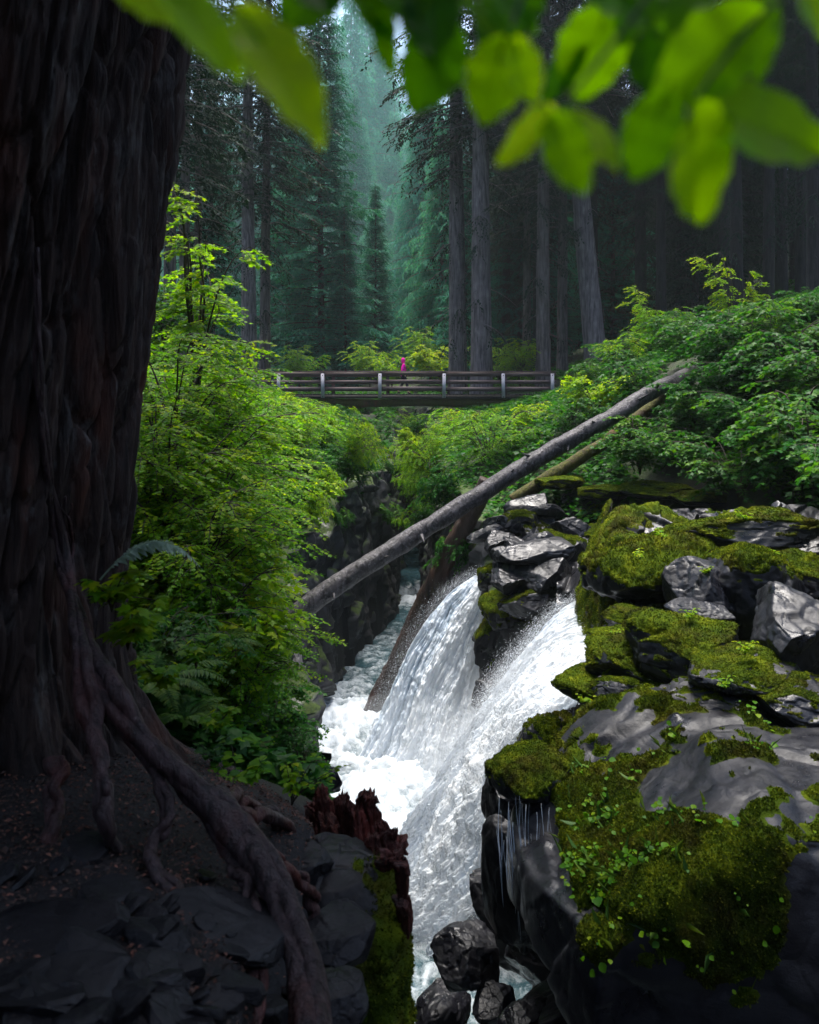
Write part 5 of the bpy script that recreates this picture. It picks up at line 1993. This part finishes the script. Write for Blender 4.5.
def moss_leaves():
    rng = np.random.default_rng(6)
    N = vnormals(HV, HF)
    cen = [(-.9, -.2), (.1, .3)]
    P = HV
    u = P[:, 0] * F / P[:, 1] + 409.5
    v = V0 - P[:, 2] * F / P[:, 1]
    patch = np.exp(-((u - 640) / 60) ** 2 - ((v - 830) / 75) ** 2) + .7 * np.exp(-((u - 600) / 50) ** 2 - ((v - 730) / 30) ** 2) + .12
    wgt = patch * (HM > .1) * (P[:, 1] < 7.6) * (.04 + smooth(.0, .25, fbm(P * 3.3, 3, 41)))
    idx = rng.choice(len(P), 560, p=wgt / wgt.sum())
    B = P[idx] + N[idx] * rng.uniform(.06, .13, 560)[:, None]
    D = np.stack([rng.normal(size=560), rng.normal(size=560) - .6, rng.normal(size=560) * .3 - .2], -1)
    X, Y, Z = frames(D, N[idx] + np.array([0, -.2, .8]) + rng.normal(size=D.shape) * .3)
    mb = MB()
    mb.add(*scatter(OVAL[0] * [1.35, 1, 1], OVAL[1], B, X, Y, Z, rng.lognormal(-3.35, .35, 560), np.clip(rng.normal(.4, .22, 560), 0, 1)))
    tag(mb.build('moss_plants', MAT['maple'], None, True), kind='stuff')
    # grass blades
    idx = rng.choice(len(P), 160, p=wgt / wgt.sum())
    D = N[idx] + rng.normal(size=(160, 3)) * .7 + [0, 0, .3]
    X, Y, Z = frames(D, rng.normal(size=D.shape))
    mb = MB()
    mb.add(*scatter(BLADE[0] * [.06, 1, 1.5], BLADE[1], P[idx] + N[idx] * .05, X, Y, Z, rng.uniform(.08, .2, 160), rng.uniform(.3, 1, 160)))
    tag(mb.build('grass', MAT['fern'], None, False), kind='stuff')


moss_leaves()


def litter():
    rng = np.random.default_rng(9)
    n = 26000
    x, y = rng.uniform(-2.2, .3, n), rng.uniform(2, 5.2, n)
    ok = gorge(x, y) < -.05
    x, y = x[ok], y[ok]
    n = len(x)
    P = np.stack([x, y, h(x, y) + rng.uniform(0, .015, n)], -1)
    a = rng.uniform(0, 6.28, n)
    D = np.stack([np.cos(a), np.sin(a), rng.normal(size=n) * .25], -1)
    X, Y, Z = frames(D, np.array([0, 0, 1.0]) + rng.normal(size=D.shape) * .4)
    mb = MB()
    mb.add(*scatter(BLADE[0] * [.45, 1, 1.5], BLADE[1], P, X, Y, Z, rng.lognormal(-4.3, .45, n), rng.random(n)))
    m = M('leaf_litter')
    c = m.ramp(m.attr('tint'), [(0, (.012, .007, .005)), (.6, (.06, .028, .018)), (1, (.17, .06, .035))])
    tag(mb.build('leaf_litter', m.done(m.bsdf(c, .8)), None, False), kind='stuff')


litter()


# ------------------------------------------------------------------ leafy twig hanging close over the camera
def overhang():
    o = thing('overhanging_branch', 'blurred bright green leaf branch hanging across the top of the view', 'branch', at(520, -120, .55))
    c = np.array(o.location)
    rng = np.random.default_rng(2)
    LV = [((150, -30), (250, 74), 66, .47), ((238, 8), (322, 128), 58, .46), ((765, 14), (650, 100), 80, .50), ((692, 106), (835, 150), 84, .50), ((690, 100), (700, 224), 84, .49), ((668, 92), (632, 180), 50, .51),
          ((560, 112), (494, 162), 48, .50), ((548, 112), (586, 194), 44, .48), ((572, 112), (619, 164), 32, .51), ((505, 36), (484, 126), 52, .52), ((512, 36), (534, 106), 36, .5),
          ((742, -30), (768, 68), 46, .53), ((785, -40), (835, 36), 60, .5), ((455, 20), (408, 112), 60, .56), ((380, -20), (452, 40), 52, .55), ((470, -25), (545, 22), 44, .54), ((570, -40), (668, 22), 56, .56),
          ((345, -20), (398, 36), 44, .55), ((372, 14), (396, 76), 26, .55), ((340, -30), (282, 28), 56, .58), ((610, 0), (576, 106), 58, .58), ((640, 10), (652, 96), 50, .6), ((430, -20), (436, 62), 46, .55), ((705, -40), (664, 30), 46, .56),
          ((520, -30), (508, 44), 50, .57), ((300, -50), (330, 18), 52, .55), ((590, 40), (540, 100), 40, .6), ((120, -40), (172, 20), 46, .5)]
    for k in range(9):
        u, v = rng.uniform(325, 720), rng.uniform(-50, -5)
        LV.append(((u, v), (u + rng.normal() * 45, v + rng.uniform(55, 80)), rng.uniform(40, 60) / 1.25, rng.uniform(.53, .66)))
    for (a, b, w, Y) in LV:
        w *= 1.22
        A, B = at(*a, Y + rng.uniform(-.02, .02)), at(*b, Y + rng.uniform(-.03, .03))
        L = np.linalg.norm(B - A)
        D = (B - A)[None]
        Nn = np.array([[rng.normal() * .12, -.85, .5 + rng.normal() * .12]])
        X, Yv, Z = frames(D, Nn)
        n, m = 29, 17
        t = np.linspace(0, 1, n)
        prof = np.sin(np.pi * t ** .85) ** .72 * .5
        s = np.linspace(-1, 1, m)
        T, S = np.meshgrid(t, s, indexing='ij')
        wx = S * prof[:, None] * (w * Y / F)
        zz = -.12 * L * T ** 2 + .10 * (w * Y / F) * np.abs(S) + .015 * L * np.sin(T * 22) * np.abs(S)
        zz = zz + .05 * L * np.sin(T * 2.2 + rng.uniform(0, 3)) * S * .5 + .05 * L * rng.normal() * T ** 2
        wx = wx * (1 + .05 * np.sin(T * 31 + S * 2)) * (1 + rng.normal() * .04 * S)
        V = A + wx[..., None] * X[0] + (T * L)[..., None] * Yv[0] + zz[..., None] * Z[0]
        mb = MB()
        mb.add(V - c, [grid_faces(n, m)], np.clip(.5 + rng.normal() * .2 + (.12 if Y < .525 else -.38 if Y > .545 else 0), .0, 1))  # rear leaves darkened, near ones lightened: shade put into the tint
        k0 = mb.n
        mb.add(*tube_geo([A - c - D[0] * .12, A - c, A - c + D[0] * .3], .0011, 5, False), a=.2)
        lf = mb.build('leaf', MAT['over'], o)
        for nm, val in (('across', S), ('along', T)):
            at_ = lf.data.attributes.new(nm, 'FLOAT', 'POINT')
            z_ = np.ones(mb.n, np.float32)
            z_[:k0] = val.ravel()
            at_.data.foreach_set('value', z_)
    for pts in ([(900, -160, .5), (820, -40, .5), (748, 30, .5), (692, 103, .5)], [(760, -160, .52), (660, -20, .5), (600, 60, .5), (556, 112, .5)], [(600, -160, .55), (540, -50, .53), (508, 36, .52)],
                [(60, -180, .5), (140, -60, .47), (190, -20, .47), (238, 8, .46)], [(480, -160, .57), (400, -60, .56), (345, -20, .56), (372, 14, .55)], [(820, -40, .5), (770, -20, .51), (742, -28, .53)],
                [(660, -20, .5), (610, 0, .58), (590, 40, .6)], [(540, -50, .53), (470, -25, .54), (455, 20, .56)]):
        P = spline([at(*p) for p in pts], 30)
        mb = MB()
        mb.add(*tube_geo(P - c, np.linspace(.0028, .0012, 30), 6))
        mb.build('twig', MAT['twig_green'], o)


overhang()


# unseen boughs added to the giant cedar to keep light off the viewpoint
def cedar_shade_boughs():
    rng = np.random.default_rng(15)
    mb, wood = MB(), []
    for k in range(110):
        z = rng.uniform(8.6, 15)
        az = rng.uniform(0, 6.28)
        L = rng.uniform(5, 9)
        if -88 < math.degrees(math.atan2(math.sin(az), math.cos(az))) < -28:
            continue
        if math.cos(az) > .25:
            L = min(L, 4.6)
        if math.sin(az) * L > 3.6:
            z = max(z, 10.5)
        c = np.array([.16 * z, 0, z])
        spray_branch(mb, wood, c, az, L, .05, .12, rng, .9, .34, .15)
    for k in range(70):  # further boughs behind the camera, added to block the sky light there
        z = rng.uniform(6.5, 13)
        spray_branch(mb, wood, np.array([.16 * z, 0, z]), rad(rng.uniform(-185, -92)), rng.uniform(4, 7.5), .05, .10, rng, 1.1, .34, .1)
    w = MB()
    for V, Fs in wood:
        w.add(V, Fs)
    w.build('shade_branches', MAT['bark_dark'], CEDAR)
    mb.build('crown', MAT['needle_dark'], CEDAR, False)  # out of view, added as a light blocker


cedar_shade_boughs()


def haze():
    V, Fs = box_geo((0, 102, 58), 540, 412, 140)
    m = M('haze_air')
    v = m.n('ShaderNodeVolumePrincipled')
    v.inputs['Color'].default_value = (.80, .93, .97, 1)
    v.inputs['Density'].default_value = HAZE
    v.inputs['Anisotropy'].default_value = .2
    m.l(v.outputs[0], m.out.inputs['Volume'])
    o = mk('haze', V, [np.array(f) for f in Fs], m.m, None, False)
    tag(o, kind='stuff')


HAZE = .00035
if HAZE:
    haze()


def mist(name, c, r, dens, col):
    V, Fc = ico(4)
    m = M(name + '_air')
    v = m.n('ShaderNodeVolumePrincipled')
    v.inputs['Color'].default_value = (*col, 1)
    v.inputs['Density'].default_value = dens
    m.l(v.outputs[0], m.out.inputs['Volume'])
    o = mk(name, V * np.asarray(r) + np.asarray(c), [Fc], m.m, None, True)
    tag(o, kind='stuff')


mist('mist', (-26, 112, 20), (42, 46, 42), .0042, (.5, .95, .93))
mist('mist', (-.2, 15.0, -7.0), (1.9, 2.6, 1.4), .05, (.92, .96, 1))
setup_light()
